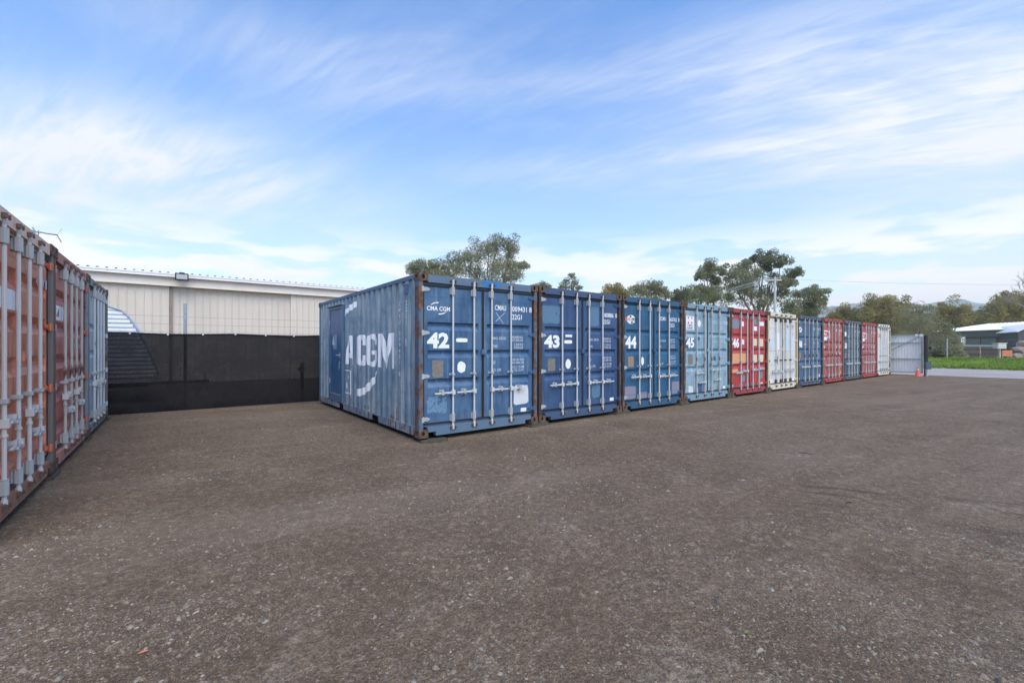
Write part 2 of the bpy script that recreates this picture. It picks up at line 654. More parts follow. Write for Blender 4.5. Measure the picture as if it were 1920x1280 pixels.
def corr(y0, y1, pitch=.278, flat_o=.105, slope=.05, flat_i=.073, depth=.036, out=0.0):
    """break points (y, inset) of a folded sheet from y0 to y1"""
    n = max(1, round((y1 - y0) / pitch))
    k = (y1 - y0) / n
    s = k / (flat_o + 2 * slope + flat_i)
    pts = []
    for i in range(n):
        b = y0 + i * k
        pts += [(b, out), (b + flat_o * s, out), (b + (flat_o + slope) * s, out + depth), (b + (flat_o + slope + flat_i) * s, out + depth)]
    pts.append((y1, out))
    return pts


SIDE = corr(.17, L - .17, out=.012)


def side_inset(y):
    for (a, u), (b, v) in zip(SIDE[:-1], SIDE[1:]):
        if a <= y <= b:
            return u + (v - u) * (y - a) / max(b - a, 1e-9)
    return .012


def face_hole(mb, o, du, dv, w_, h_, rx, rz, nrm, depth=.05):
    """rectangular face with an oval hole, recessed"""
    o, du, dv, nrm = Vector(o), Vector(du), Vector(dv), Vector(nrm)
    outer, inner = [], []
    for i in range(16):
        t = 2 * math.pi * i / 16
        c, s_ = math.cos(t), math.sin(t)
        k = 1 / max(abs(c), abs(s_))
        outer.append(o + du * (w_ / 2 * (1 + c * k)) + dv * (h_ / 2 * (1 + s_ * k)))
        inner.append(o + du * (w_ / 2 + rx * c) + dv * (h_ / 2 + rz * s_))
    deep = [p - nrm * depth for p in inner]
    fs = []
    for i in range(16):
        j = (i + 1) % 16
        fs += [(i, j, 16 + j, 16 + i), (16 + i, 16 + j, 32 + j, 32 + i)]
    fs.append(tuple(range(32, 48)))
    mb.add(outer + inner + deep, fs)


def casting(mb, sx, sy, sz):
    """corner casting in its own box 0..cw, 0..cl, 0..ch; holes on the outer faces"""
    cw, cl, ch = .162, .178, .118
    X = (0, cw)
    xo = 0 if sx < 0 else cw
    yo = 0 if sy < 0 else cl
    zo = 0 if sz < 0 else ch
    # inner faces
    xi, yi, zi = cw - xo, cl - yo, ch - zo
    mb.add([(xi, 0, 0), (xi, cl, 0), (xi, cl, ch), (xi, 0, ch)], [(0, 1, 2, 3)])
    mb.add([(0, yi, 0), (cw, yi, 0), (cw, yi, ch), (0, yi, ch)], [(0, 1, 2, 3)])
    mb.add([(0, 0, zi), (cw, 0, zi), (cw, cl, zi), (0, cl, zi)], [(0, 1, 2, 3)])
    face_hole(mb, (xo, 0, 0), (0, 1, 0), (0, 0, 1), cl, ch, .028, .036, (sx, 0, 0))
    face_hole(mb, (0, yo, 0), (1, 0, 0), (0, 0, 1), cw, ch, .026, .036, (0, sy, 0))
    face_hole(mb, (0, 0, zo), (1, 0, 0), (0, 1, 0), cw, cl, .032, .06, (0, 0, sz), .03)


def door_skin(mb, x0, x1, troughs, depth, gentle):
    """door leaf: flat steel with folded troughs running across"""
    z0, z1 = .215, 2.400
    e = .07 if len(troughs) != 5 else .04
    xs = [x0, x0 + e, x0 + e + .028, x1 - e - .028, x1 - e, x1]
    zs = [(z0, 0)]
    for zt, zb in sorted(troughs, key=lambda q: q[1]):
        h_ = zt - zb
        lo = h_ * (.58 if not gentle else .42)
        hi = h_ * (.10 if not gentle else .36)
        zs += [(zb, 0), (zb + lo, depth), (zt - hi, depth), (zt, 0)]
    zs.append((z1, 0))
    xin = (0, 0, 1, 1, 0, 0)
    n = len(xs)
    vs = [(x, DOOR_Y + d * k, z) for z, d in zs for x, k in zip(xs, xin)]
    fs = [(j * n + i, j * n + i + 1, (j + 1) * n + i + 1, (j + 1) * n + i) for j in range(len(zs) - 1) for i in range(n - 1)]
    mb.add(vs, fs)
    # edges of the leaf
    yb = DOOR_Y + .055
    for xa in (x0, x1):
        mb.add([(xa, DOOR_Y, z0), (xa, yb, z0), (xa, yb, z1), (xa, DOOR_Y, z1)], [(0, 1, 2, 3)])
    for za in (z0, z1):
        mb.add([(x0, DOOR_Y, za), (x1, DOOR_Y, za), (x1, yb, za), (x0, yb, za)], [(0, 1, 2, 3)])
    # welded seams
    mb.box(x0 + .05, x1 - .05, DOOR_Y - .003, DOOR_Y + .002, 2.235, 2.242)
    mb.box(x0 + .05, x1 - .05, DOOR_Y - .003, DOOR_Y + .002, .33, .337)


def b_bar(mb):
    mb.tube((0, 0, .16), (0, 0, 2.46), .0168, 10)
    for z0, z1 in ((.09, .17), (2.45, 2.53)):
        mb.tube((0, 0, z0), (0, 0, z1), .023, 8)
        mb.box(-.034, .034, -.004, .03, z0 + .028, z0 + .05)
    for z in (.985, .70):
        mb.tube((0, 0, z - .012), (0, 0, z + .012), .024, 8)


def b_bracket_big(mb):
    mb.bbox(-.033, .033, -.029, .038, -.060, .060, .021)
    mb.box(-.046, .046, .028, .039, -.052, .052)
    for z in (-.066, .062):
        mb.tube((0, 0, z), (0, 0, z + .006), .029, 10)


def b_bracket_small(mb):
    mb.bbox(-.03, .03, -.028, .038, -.018, .018, .01)
    mb.box(-.055, .055, .030, .039, -.016, .016)


def b_handle(mb):
    """lever that hangs to -x from its bar"""
    mb.box(-.032, .026, -.034, .022, -.036, .036)
    mb.box(-.13, -.028, -.030, -.016, -.016, .014)
    mb.prism_y([(-.35, -.004), (-.33, -.016), (-.13, -.012), (-.13, .012), (-.33, .008), (-.35, .006)], -.030, -.018)
    mb.tube((-.04, -.04, 0), (-.04, .01, 0), .012, 6)


def b_catch(mb):
    mb.box(-.035, .035, .026, .038, -.05, .05)
    mb.prism_y([(-.022, -.03), (.022, -.03), (.03, 0), (.016, .045), (-.008, .055), (-.026, .02)], -.036, .03)
    mb.tube((0, -.045, -.02), (0, -.01, -.02), .016, 8)


def b_hinge(mb):
    """hinge blade on the door (+x) and lug on the post (-x)"""
    mb.prism_y([(0, -.03), (.075, -.03), (.115, -.012), (.115, .012), (.075, .03), (0, .03)], .030, .0445)
    mb.tube((-.004, .022, -.045), (-.004, .022, .045), .0175, 8)
    mb.box(-.035, .0, .0, .03, -.04, .04)
    mb.tube((.07, .022, 0), (.07, .032, 0), .012, 6)


def b_keeper(mb):
    mb.prism_y([(-.055, -.022), (.055, -.022), (.055, .016), (.03, .026), (-.03, .026), (-.055, .016)], -.016, .012)
    mb.box(-.05, -.03, -.034, -.016, -.02, .02)
    mb.box(.03, .05, -.034, -.016, -.02, .02)


def b_side_wall(mb):
    n = len(SIDE)
    mb.add([(d, y, .155) for y, d in SIDE] + [(d, y, H - .07) for y, d in SIDE], [(i + 1, i, n + i, n + i + 1) for i in range(n - 1)])


def b_end_wall(mb):
    pts = corr(.16, W - .16, .24, depth=.04, out=.012)
    n = len(pts)
    mb.add([(x, L - d, .155) for x, d in pts] + [(x, L - d, H - .07) for x, d in pts], [(i + 1, i, n + i, n + i + 1) for i in range(n - 1)])


def b_roof(mb):
    pts = corr(.12, L - .12, .21, .09, .035, .05, .02, .0)
    n = len(pts)
    mb.add([(.05, y, H - .012 - d) for y, d in pts] + [(W - .05, y, H - .012 - d) for y, d in pts], [(i, i + 1, n + i + 1, n + i) for i in range(n - 1)])


def b_rail_low(mb):
    """bottom side rail with two fork pockets, near side at x=0"""
    ps = [(L / 2 - 1.085 - .18, L / 2 - 1.085 + .18), (L / 2 + 1.085 - .18, L / 2 + 1.085 + .18)]
    cur = .176
    for p, q in ps:
        mb.box(.006, .055, cur, p, .022, .160)
        mb.box(.006, .055, p, q, .132, .160)
        cur = q
    mb.box(.006, .055, cur, L - .176, .022, .160)


def b_pocket(mb, which=0):
    for c in ((L / 2 - 1.085, L / 2 + 1.085)[which],):
        y0, y1, z0, z1 = c - .179, c + .179, .024, .131
        mb.add([(.03, y0, z0), (.03, y1, z0), (.03, y1, z1), (.03, y0, z1), (.9, y0, z0), (.9, y1, z0), (.9, y1, z1), (.9, y0, z1)],
               [(0, 1, 5, 4), (1, 2, 6, 5), (2, 3, 7, 6), (3, 0, 4, 7), (4, 5, 6, 7)])


def mirrored(fn):
    def g(mb):
        t = MB()
        fn(t)
        mb.add([(W - x, y, z) for x, y, z in t.v], [tuple(reversed(f)) for f in t.f])
    return g


def container(label, origin, rotz, body, side, frame, troughs=T_STD, tdepth=.05, gentle=False, post=None, bars='bar', brackets='bracket',
              handles=None, group=None, header=None, post_right=None, far_side=True):
    """a 20-foot box with its door end at local y=0; returns (root, left door, right door)"""
    c = thing('shipping_container', label, 'container', (origin[0], origin[1], ZB), rotz, group)
    post = post or M['casting']
    cw, cl, ch = .162, .178, .118
    for sx in (-1, 1):
        for sy in (-1, 1):
            for sz in (-1, 1):
                shared(('cast', sx, sy, sz), 'corner_casting', lambda b: casting(b, sx, sy, sz), M['casting'], c,
                       (-.002 if sx < 0 else W - cw + .002, -.002 if sy < 0 else L - cl + .002, 0 if sz < 0 else H - ch))
    for sx in (-1, 1):
        pm = post if sx < 0 or post_right is None else post_right
        x0 = .003 if sx < 0 else W - .082
        shared(('post', sx), 'corner_post', lambda b: b.bbox(x0, x0 + .079, .004, .158, .118, H - .118, .012), pm, c)
        x1 = .006 if sx < 0 else W - .166
        shared(('rearpost', sx), 'corner_post', lambda b: b.bbox(x1, x1 + .16, L - .16, L - .006, .118, H - .118, .02), frame, c)
    hm = header or frame

    def _head(b):
        b.box(.16, W - .16, .010, .115, H - .135, H - .012)
        b.box(.084, W - .084, .062, .115, H - .172, H - .135)
    hd = shared('header', 'door_header', _head, hm, c)

    def _sill(b):
        b.box(.30, W - .30, .006, .10, .018, .158)
        b.box(.16, .30, .010, .10, .082, .158)
        b.box(W - .30, W - .16, .010, .10, .082, .158)
        b.box(.084, W - .084, .070, .11, .158, .196)
    sl = shared('sill', 'door_sill', _sill, frame, c)
    shared('seal', 'door_seal', lambda b: b.box(.083, W - .083, .1015, .119, .197, 2.418), M['rubber'], c)
    for k, fn in (('l', lambda f: f), ('r', mirrored)):
        shared('rail_top' + k, 'top_side_rail', fn(lambda b: b.box(.004, .058, .176, L - .176, H - .072, H - .006)), frame if k == 'l' else frame, c)
        shared('rail_low' + k, 'bottom_side_rail', fn(b_rail_low), side, c)
        shared('pocket' + k, 'fork_pocket', fn(b_pocket), M['underside'], c)
        shared('pocket2' + k, 'fork_pocket', fn(lambda b: b_pocket(b, 1)), M['underside'], c)
        shared('side' + k, 'side_wall', fn(b_side_wall), side, c)
    shared('end', 'end_wall', b_end_wall, side, c)
    shared('roof', 'roof_sheet', b_roof, side, c)
    shared('floor', 'floor_underside', lambda b: b.box(.056, W - .056, .12, L - .12, .135, .152), M['underside'], c)
    for x in BARS:
        shared('keeper', 'cam_keeper', b_keeper, M['keeper'], hd, (x, .008, H - .085))
        shared('keeper', 'cam_keeper', b_keeper, M['keeper'], sl, (x, .004, .120))
    doors = []
    for k, (x0, x1) in enumerate(((.100, 1.205), (1.233, 2.338))):
        d = shared(('door', k, troughs, tdepth, gentle), 'door', lambda b: door_skin(b, x0, x1, troughs, tdepth, gentle), body, c)
        doors.append(d)
        for x in BARS[2 * k:2 * k + 2]:
            shared('bar', 'lock_bar', b_bar, M[bars], d, (x, .004, 0), smooth=False)
            shared('brk_big', 'bar_bracket', b_bracket_big, M[brackets], d, (x, .004, 2.345))
            shared('brk_big', 'bar_bracket', b_bracket_big, M[brackets], d, (x, .004, .275))
            shared('brk_small', 'bar_bracket', b_bracket_small, M[brackets], d, (x, .004, .985))
        def _gask(b, x0=x0, x1=x1):
            y0, y1 = DOOR_Y - .006, DOOR_Y + .03
            b.box(x0 - .017, x0 + .010, y0, y1, .203, 2.412)
            b.box(x1 - .010, x1 + .013, y0, y1, .203, 2.412)
            b.box(x0 + .010, x1 - .010, y0, y1, 2.392, 2.412)
            b.box(x0 + .010, x1 - .010, y0, y1, .203, .223)
        shared(('gasket', k), 'rubber_gasket', _gask, M['rubber'], d)
        hx = .086 if k == 0 else W - .086
        for z in (2.345, 1.655, .965, .285):
            shared(('hinge', k), 'door_hinge', b_hinge if k == 0 else (lambda b: (lambda t: (b_hinge(t), b.add([(-x, y, zz) for x, y, zz in t.v], [tuple(reversed(f)) for f in t.f])))(MB())),
                   M[brackets] if k == 0 else body, d, (hx, 0, z))
    for bi, sgn, z in handles or ((0, -1, .69), (1, -1, .69), (2, 1, .69), (3, 1, .69)):
        d = doors[bi // 2]
        key = ('handle', sgn)
        shared(key, 'lock_handle', b_handle if sgn < 0 else (lambda b: (lambda t: (b_handle(t), b.add([(-x, y, zz) for x, y, zz in t.v], [tuple(reversed(f)) for f in t.f])))(MB())),
               M['bar'], d, (BARS[bi], .004, z))
        shared('catch', 'handle_catch', b_catch, M['bracket'], d, (BARS[bi] + sgn * .2, .006, z))
    solid('lock_box', lambda b: (b.bbox(1.175, 1.265, -.002, .045, 1.30, 1.39, .01), b.box(1.19, 1.25, -.008, .0, 1.315, 1.345)), body, c)
    return c, doors[0], doors[1]


def mark(parent, name, mat, fn, **kw):
    """printed or painted mark lying on a door leaf"""
    return solid(name, fn, mat, parent, **kw)


def patch(parent, name, mat, x0, x1, z0, z1, wob=.03, seed=1, power=9, y=DOOR_Y - .0015, n=20):
    return solid(name, lambda b: b.prism_y(blob_outline(x0, x1, z0, z1, n, wob, seed, power), y, y + .001), mat, parent)


def number(dl, s, x0=.16, x1=.57, z0=1.41, z1=1.665, mat=None):
    if mat is None:
        mat = M['white']
    mark(dl, 'number_marking', mat, lambda b: letters(b, s, x0, x1, z0, z1, .045))


def data_block(dr, code, serial, check='', mat=None, small=True, tail='22G1', mg=True):
    """owner code, serial, size code and the weight table on the right leaf"""
    mat = mat or M['white']
    sm = M['white_soft']
    if code:
        mark(dr, 'owner_code_lettering', mat, lambda b: letters(b, code, 1.475, 1.72, 2.08, 2.175, .012))
    mark(dr, 'serial_lettering', mat, lambda b: letters(b, serial, 1.86, 2.205, 2.075, 2.17, .012))
    if check:
        mark(dr, 'serial_lettering', mat, lambda b: letters(b, check, 2.262, 2.322, 2.075, 2.175, .012))
    if tail:
        mark(dr, 'size_code_lettering', mat, lambda b: letters(b, tail, 1.86, 2.085, 1.93, 2.025, .012))
    if small:
        def tab(b):
            letters(b, 'MAX. GROSS', 1.43, 1.72, 1.56, 1.61, .01)
            letters(b, 'TARE', 1.43, 1.53, 1.42, 1.47, .01)
            letters(b, 'NET', 1.43, 1.49, 1.13, 1.18, .01)
            letters(b, 'CU. CAP.', 1.43, 1.62, 1.0, 1.05, .01)
            for s, z in (('30.480 KG', 1.59), ('67.200 LB', 1.535), ('2.230 KG', 1.455), ('4.920 LB', 1.40)):
                letters(b, s, 1.86 if len(s) > 8 else 1.90, 2.11, z, z + .042, .01)
            for s, z in (('28.250 KG', 1.18), ('62.280 LB', 1.125), ('33.2 CU.M', 1.045), ('1.172 CU.FT', .985)):
                letters(b, s, 1.86, 2.13, z, z + .042, .01)
        mark(dr, 'weight_table_lettering', sm, tab, kind='stuff')


def frame_mat(i, rgb, amt):
    return rusty('frame_paint_%d' % i, rgb, amt - .34, i * 1.7)


GRP = 'numbered containers standing side by side in one row'


def row_at(i):
    return ab(i * PITCH + .018, 0)


# --- number 42 -------------------------------------------------------
p42 = paint('paint_blue_42', (54, 90, 126), (90, 118, 142), .42, .45, .3)
s42 = paint('paint_side_42', (114, 138, 156), (160, 170, 172), .36, .6, 1.1, .55, .5, .55)
c42, dl, dr = container('blue container numbered 42 at the near end of the row, with a small side door', row_at(0), TH, p42, s42,
                        frame_mat(42, (88, 110, 130), .36), post=rusty('post_rust_42', (82, 100, 120), 0.50, 2.2), group=GRP)
number(dl, '42', .16, .56)


def swoosh(b, pts_top, pts_low, y=DOOR_Y - .0025):
    n = len(pts_top)
    b.add([(x, y, z) for x, z in pts_top] + [(x, y, z) for x, z in pts_low], [(i, n + i, n + i + 1, i + 1) for i in range(n - 1)])


def _logo42(b):
    letters(b, 'CMA CGM', .155, .575, 2.012, 2.085, .022)
    swoosh(b, [(.22, 2.104), (.27, 2.138), (.32, 2.152), (.365, 2.155)], [(.235, 2.102), (.28, 2.124), (.32, 2.136), (.365, 2.137)])
    swoosh(b, [(.365, 1.972), (.42, 1.975), (.47, 1.990), (.51, 2.005)], [(.365, 1.953), (.42, 1.957), (.47, 1.974), (.512, 2.004)])


mark(dl, 'company_lettering', M['white'], _logo42)
patch(dl, 'painted_bar', M['white'], .69, .91, 1.512, 1.578, .02, 3, 5)
patch(dl, 'data_plate', M['grey_plate'], .25, .45, .94, 1.22, .015, 4, 12, DOOR_Y - .004)
patch(dl, 'white_blotch', M['white'], .715, .87, 1.0, 1.19, .09, 6, 2.3)
patch(dl, 'scuffed_paint', M['scuff'], .13, .53, .36, .66, .2, 7, 3)
data_block(dr, 'CMAU', '009431', '8')


def _cross(b):
    for (x0, z0, x1, z1) in ((1.50, 2.04, 1.66, 1.85), (1.70, 2.05, 1.49, 1.88)):
        d = Vector((x1 - x0, 0, z1 - z0)).normalized()
        n_ = Vector((-d.z, 0, d.x)) * .004
        y = DOOR_Y - .0022 - (.0004 if x1 < x0 else 0)
        b.add([(x0 + n_.x, y, z0 + n_.z), (x0 - n_.x, y, z0 - n_.z), (x1 - n_.x, y, z1 - n_.z), (x1 + n_.x, y, z1 + n_.z)], [(0, 1, 2, 3)])


mark(dr, 'scratched_cross', M['white_soft'], _cross)
patch(dr, 'peeled_label', M['peel'], 1.89, 2.24, .37, .73, .05, 9, 6)
patch(dr, 'small_sticker', M['white_solid'], 2.06, 2.19, .235, .305, .01, 2, 14)
hd = [o for o in c42.children if o.name.startswith('door_header')][0]
patch(hd, 'spray_mark', M['blue_spray'], 1.2, 1.56, H - .128, H - .02, .12, 5, 3, .0085)

# side door 41 and the big lettering on its long side (local x=0 side, read from the back corner to the front)
sd = solid('side_door', lambda b: b.box(-.012, .02, 4.03, 4.90, .30, 2.30), paint('paint_side_door', (62, 98, 134), (82, 114, 144), .02, .3, 4.4, .45, 0, .1), c42,
           label='flat blue personnel door marked 41')


def _sdframe(b):
    b.box(-.022, .05, 3.93, 4.02, .17, 2.40)
    b.box(-.022, .05, 4.91, 5.02, .17, 2.40)
    b.box(-.0215, .05, 4.02, 4.91, 2.31, 2.399)
    b.box(-.0215, .05, 4.02, 4.91, .171, .29)
    b.box(-.075, -.022, 3.90, 5.05, 2.385, 2.402)


fm = paint('paint_side_door_frame', (84, 112, 138), (104, 128, 148), .04, .35, 5.4, .45, .1, .15)
solid('door_frame', _sdframe, fm, c42)
solid('door_handle', lambda b: (b.tube((-.012, 4.13, 1.24), (-.06, 4.13, 1.24), .014, 8), b.tube((-.055, 4.13, 1.24), (-.06, 4.26, 1.24), .012, 8),
                                b.box(-.018, -.012, 4.10, 4.16, 1.17, 1.31)), M['galv'], sd)
solid('key_bunch', lambda b: (b.tube((-.016, 4.12, 1.10), (-.030, 4.13, 1.02), .008, 6), b.box(-.032, -.024, 4.11, 4.16, .94, 1.02), b.box(-.03, -.024, 4.14, 4.175, .90, .97)), M['galv'], sd)
solid('kick_strip', lambda b: b.box(-.018, -.012, 4.05, 4.88, .305, .335), M['galv'], sd)
for z in (.62, 2.02):
    solid('door_hinge', lambda b: b.tube((-.026, 4.905, z - .06), (-.026, 4.905, z + .06), .013, 8), M['galv'], sd)


def side_text(b, s, y_start, y_end, z0, z1, x=-.0145, bold=.03):
    vs, fs = text_flat(s, bold)
    b.add([(x, y_start - u * (y_start - y_end), z0 + v * (z1 - z0)) for u, v in vs], fs)


solid('number_marking', lambda b: side_text(b, '41', 4.74, 4.40, 1.38, 1.72), M['white_soft'], sd)


def drape(polys, off=.0025, flip=True):
    """fold flat outlines (s along the side, z) over the corrugated sheet"""
    bm = bmesh.new()
    for pl_ in polys:
        vs = [bm.verts.new((0, s, z)) for s, z in pl_]
        bm.faces.new(vs)
    bm.normal_update()
    bmesh.ops.triangulate(bm, faces=bm.faces[:], ngon_method='EAR_CLIP')
    lo = min(v.co.y for v in bm.verts)
    hi = max(v.co.y for v in bm.verts)
    for y, d in SIDE:
        if lo < y < hi:
            bmesh.ops.bisect_plane(bm, geom=bm.verts[:] + bm.edges[:] + bm.faces[:], dist=1e-5, plane_co=(0, y, 0), plane_no=(0, 1, 0))
    mb = MB()
    bm.verts.index_update()
    mb.add([(side_inset(v.co.y) - off, v.co.y, v.co.z) for v in bm.verts], [tuple(v.index for v in f.verts) for f in bm.faces])
    bm.free()
    return mb


def fit(poly, s0, s1, z0, z1):
    """outline drawn in 0..1 (left to right as read) to the side's s,z"""
    return [(s0 + (s1 - s0) * x, z0 + (z1 - z0) * y) for x, y in poly]


G_A = [[(0, 0), (.24, 0), (.31, .22), (.69, .22), (.69, .40), (.36, .40), (.5, .80), (.5, 1), (.30, 1)], [(.5, 1), (.5, .80), (.64, .40), (.69, .40), (.69, .22), (.76, 0), (1, 0), (.70, 1)]]
G_C = [[(.28, 0), (.72, 0), (.92, .06), (1, .18), (1, .34), (.68, .34), (.68, .22), (.60, .15), (.40, .15), (.33, .22), (.33, .78), (.40, .85), (.60, .85), (.68, .78), (.68, .66), (1, .66), (1, .82), (.92, .94), (.72, 1), (.28, 1), (.08, .94), (0, .82), (0, .18), (.08, .06)]]
G_G = [[(.28, 0), (.72, 0), (.92, .06), (1, .18), (1, .50), (.52, .50), (.52, .37), (.68, .37), (.68, .22), (.60, .15), (.40, .15), (.33, .22), (.33, .78), (.40, .85), (.60, .85), (.68, .78), (.68, .67), (1, .67), (1, .82), (.92, .94), (.72, 1), (.28, 1), (.08, .94), (0, .82), (0, .18), (.08, .06)]]
G_M = [[(0, 0), (.24, 0), (.24, .66), (.42, 0), (.58, 0), (.76, .66), (.76, 0), (1, 0), (1, 1), (.68, 1), (.5, .38), (.32, 1), (0, 1)]]
polys = []
for g, s0, s1 in ((G_A, 3.80, 3.22), (G_C, 3.03, 2.44), (G_G, 2.42, 1.84), (G_M, 1.79, 1.00)):
    polys += [fit(q, s0, s1, 1.05, 1.68) for q in g]
side42 = [o for o in c42.children if o.name.startswith('side_wall')][0]
put('company_lettering', drape(polys).mesh('company_lettering'), M['white_bold'], side42)
sw = [[(3.82, 2.11), (3.72, 2.18), (3.5, 2.22), (3.2, 2.25), (3.06, 2.30), (3.03, 2.37), (3.12, 2.40), (3.3, 2.37), (3.52, 2.35), (3.66, 2.30), (3.80, 2.26)],
      [(3.06, .40), (2.72, .42), (2.40, .53), (2.16, .62), (1.98, .76), (1.80, .98), (1.86, .97), (2.02, .86), (2.30, .74), (2.52, .63), (2.78, .57), (3.06, .55)]]
for q in sw:
    put('painted_swoosh', drape([q]).mesh('painted_swoosh'), M['white_bold'], side42)


def ring(s0, s1, z0, z1, t):
    return [[(s0, z0), (s1, z0), (s1, z0 + t), (s0, z0 + t)], [(s0, z1 - t), (s1, z1 - t), (s1, z1), (s0, z1)], [(s1, z0 + t), (s1 + t, z0 + t), (s1 + t, z1 - t), (s1, z1 - t)]]


put('lettered_box', drape(ring(3.86, 3.42, .40, .92, .022) + [[(3.62 - .05 * math.cos(t * .5236), .76 + .06 * math.sin(t * .5236)) for t in range(12)]]
                          + [[(3.72, .52), (3.69, .52), (3.69, .64), (3.72, .64)], [(3.64, .52), (3.54, .52), (3.54, .545), (3.615, .545), (3.615, .615), (3.54, .615), (3.54, .64), (3.64, .64)]]).mesh('lettered_box'), M['white'], side42)


def side_stack(b, s, yc, zt, zb, wd):
    n = len(s)
    k = (zt - zb) / n
    for i, ch in enumerate(s):
        if ch == ' ':
            continue
        vs, fs = text_flat(ch, .02)
        if ch == '1':
            vs = [(.36 + u * .28, v) for u, v in vs]
        z1 = zt - i * k
        b.add([(side_inset(yc + wd / 2 - u * wd) - .003, yc + wd / 2 - u * wd, z1 - k * .86 + v * k * .8) for u, v in vs], fs)


solid('serial_lettering', lambda b: side_stack(b, 'CMAU 009431 8', .767, 2.20, .92, .062), M['white'], side42)
solid('size_code_lettering', lambda b: side_stack(b, '22G1', .494, 2.21, 1.78, .062), M['white'], side42)
solid('symbol_box', lambda b: side_stack(b, 'R', .494, 1.58, 1.42, .06), M['white'], side42)
solid('vent_cover', lambda b: (b.box(-.020, .012, .42, .53, 2.30, 2.46), b.box(-.028, -.02, .41, .54, 2.44, 2.462)), paint('paint_vent', (58, 100, 138), None, .1, .3, 2), side42)

# --- number 43 -------------------------------------------------------
p = paint('paint_navy_43', (44, 73, 112), (67, 97, 128), .38, .4, 1.7)
c, dl, dr = container('navy blue container numbered 43, a light blue repainted square beside its serial', row_at(1), TH, p, p,
                      frame_mat(43, (60, 82, 110), .40), group=GRP, post=rusty('post_rust_43', (58, 52, 52), 0.30, 4.2))
number(dl, '43')
patch(dl, 'repainted_patch', M['pale_patch'], .10, .58, 1.89, 2.25, .05, 11, 6)
patch(dl, 'painted_bar', M['white_solid'], .73, .92, 1.63, 1.68, .01, 3, 14)
patch(dl, 'painted_loop', M['white'], .70, .92, 1.50, 1.57, .06, 3, 4)
patch(dl, 'data_plate', M['grey_plate'], .25, .45, .96, 1.20, .015, 5, 12, DOOR_Y - .004)
patch(dl, 'white_oval', M['white_solid'], .735, .88, .99, 1.19, .02, 6, 2.0)
data_block(dr, '', '180886', '0')
patch(dr, 'repainted_patch', M['pale_patch'], 1.45, 1.73, 1.87, 2.28, .03, 13, 9)
patch(dr, 'small_sticker', M['white_solid'], 2.08, 2.21, .25, .32, .01, 2, 14)
patch(dr, 'repainted_patch', M['pale_patch'], 1.5, 1.76, .36, .62, .1, 17, 5)

# --- number 44 -------------------------------------------------------
p = paint('paint_blue_44', (32, 83, 118), (60, 107, 134), .38, .4, 2.9)
c, dl, dr = container('teal blue container numbered 44 with a round globe emblem on its door', row_at(2), TH, p, p,
                      frame_mat(44, (44, 84, 112), .38), group=GRP, post=rusty('post_rust_44', (50, 46, 48), 0.36, 6.2),
                      handles=((0, -1, .74), (1, -1, .74), (2, 1, .72), (3, 1, .72)))
number(dl, '44', .14, .54, 1.40, 1.68)
solid('globe_emblem', lambda b: b.prism_y(blob_outline(.19, .50, 1.96, 2.165, 22, 0, 1, 2), DOOR_Y - .0014, DOOR_Y - .0006), M['white_solid'], dl)


def _conts(b):
    for q, s in (((.29, .37, 2.10, 2.155), 3), ((.33, .42, 1.975, 2.02), 4), ((.40, .46, 2.06, 2.10), 5)):
        b.prism_y(blob_outline(*q, 9, .3, s, 2), DOOR_Y - .0024, DOOR_Y - .0016)


solid('globe_continents', _conts, M['navy_print'], dl)
mark(dl, 'emblem_lettering', M['orange_print'], lambda b: letters(b, 'EVA', .14, .33, 2.03, 2.105, .06, DOOR_Y - .0034))
mark(dl, 'emblem_lettering', M['black_print'], lambda b: letters(b, '.CON', .34, .57, 2.03, 2.10, .05, DOOR_Y - .0034))
patch(dl, 'data_plate', M['tan_plate'], .23, .44, .97, 1.22, .015, 5, 12, DOOR_Y - .004)
patch(dl, 'white_blotch', M['white_solid'], .72, .83, 1.0, 1.20, .12, 21, 2.0)
patch(dl, 'primer_patch', M['mauve'], .11, .52, .24, .53, .04, 6, 8)
patch(dl, 'primer_patch', M['mauve'], .64, .95, .215, .37, .06, 8, 8)
patch(dr, 'primer_patch', M['mauve'], 1.98, 2.31, .25, .56, .05, 9, 8)
data_block(dr, 'ECMU', '465762', '0')

# --- number 45 -------------------------------------------------------
p = paint('paint_light_blue_45', (122, 154, 172), (156, 178, 184), .22, .45, 3.3)
c, dl, dr = container('light blue container numbered 45 with a square white line sign on its door', row_at(3), TH, p, p,
                      frame_mat(45, (116, 144, 160), .42), group=GRP, post=rusty('post_rust_45', (74, 66, 62), 0.38, 1.2), bars='bar_old',
                      handles=((0, 1, .74), (1, -1, .48), (2, 1, .80), (3, -1, .52)))
patch(dl, 'number_backing', M['mid_blue_patch'], .13, .57, 1.395, 1.69, .02, 3, 10)
mark(dl, 'number_marking', M['white'], lambda b: letters(b, '45', .15, .55, 1.41, 1.68, .045, DOOR_Y - .0035))
solid('line_sign', lambda b: b.box(.155, .53, DOOR_Y - .004, DOOR_Y - .001, 1.885, 2.245), M['white_solid'], dl)


def _knot(b):
    for cx, cz, sx_, sz_ in ((.27, 2.19, 1, 1), (.41, 2.19, -1, 1), (.41, 2.085, -1, -1), (.27, 2.085, 1, -1)):
        b.prism_y([(cx - .04 * sx_, cz + .035 * sz_), (cx + .035 * sx_, cz + .035 * sz_), (cx + .012 * sx_, cz - .0 * sz_), (cx - .012 * sx_, cz - .022 * sz_), (cx - .04 * sx_, cz + .005 * sz_)], DOOR_Y - .0062, DOOR_Y - .0048)


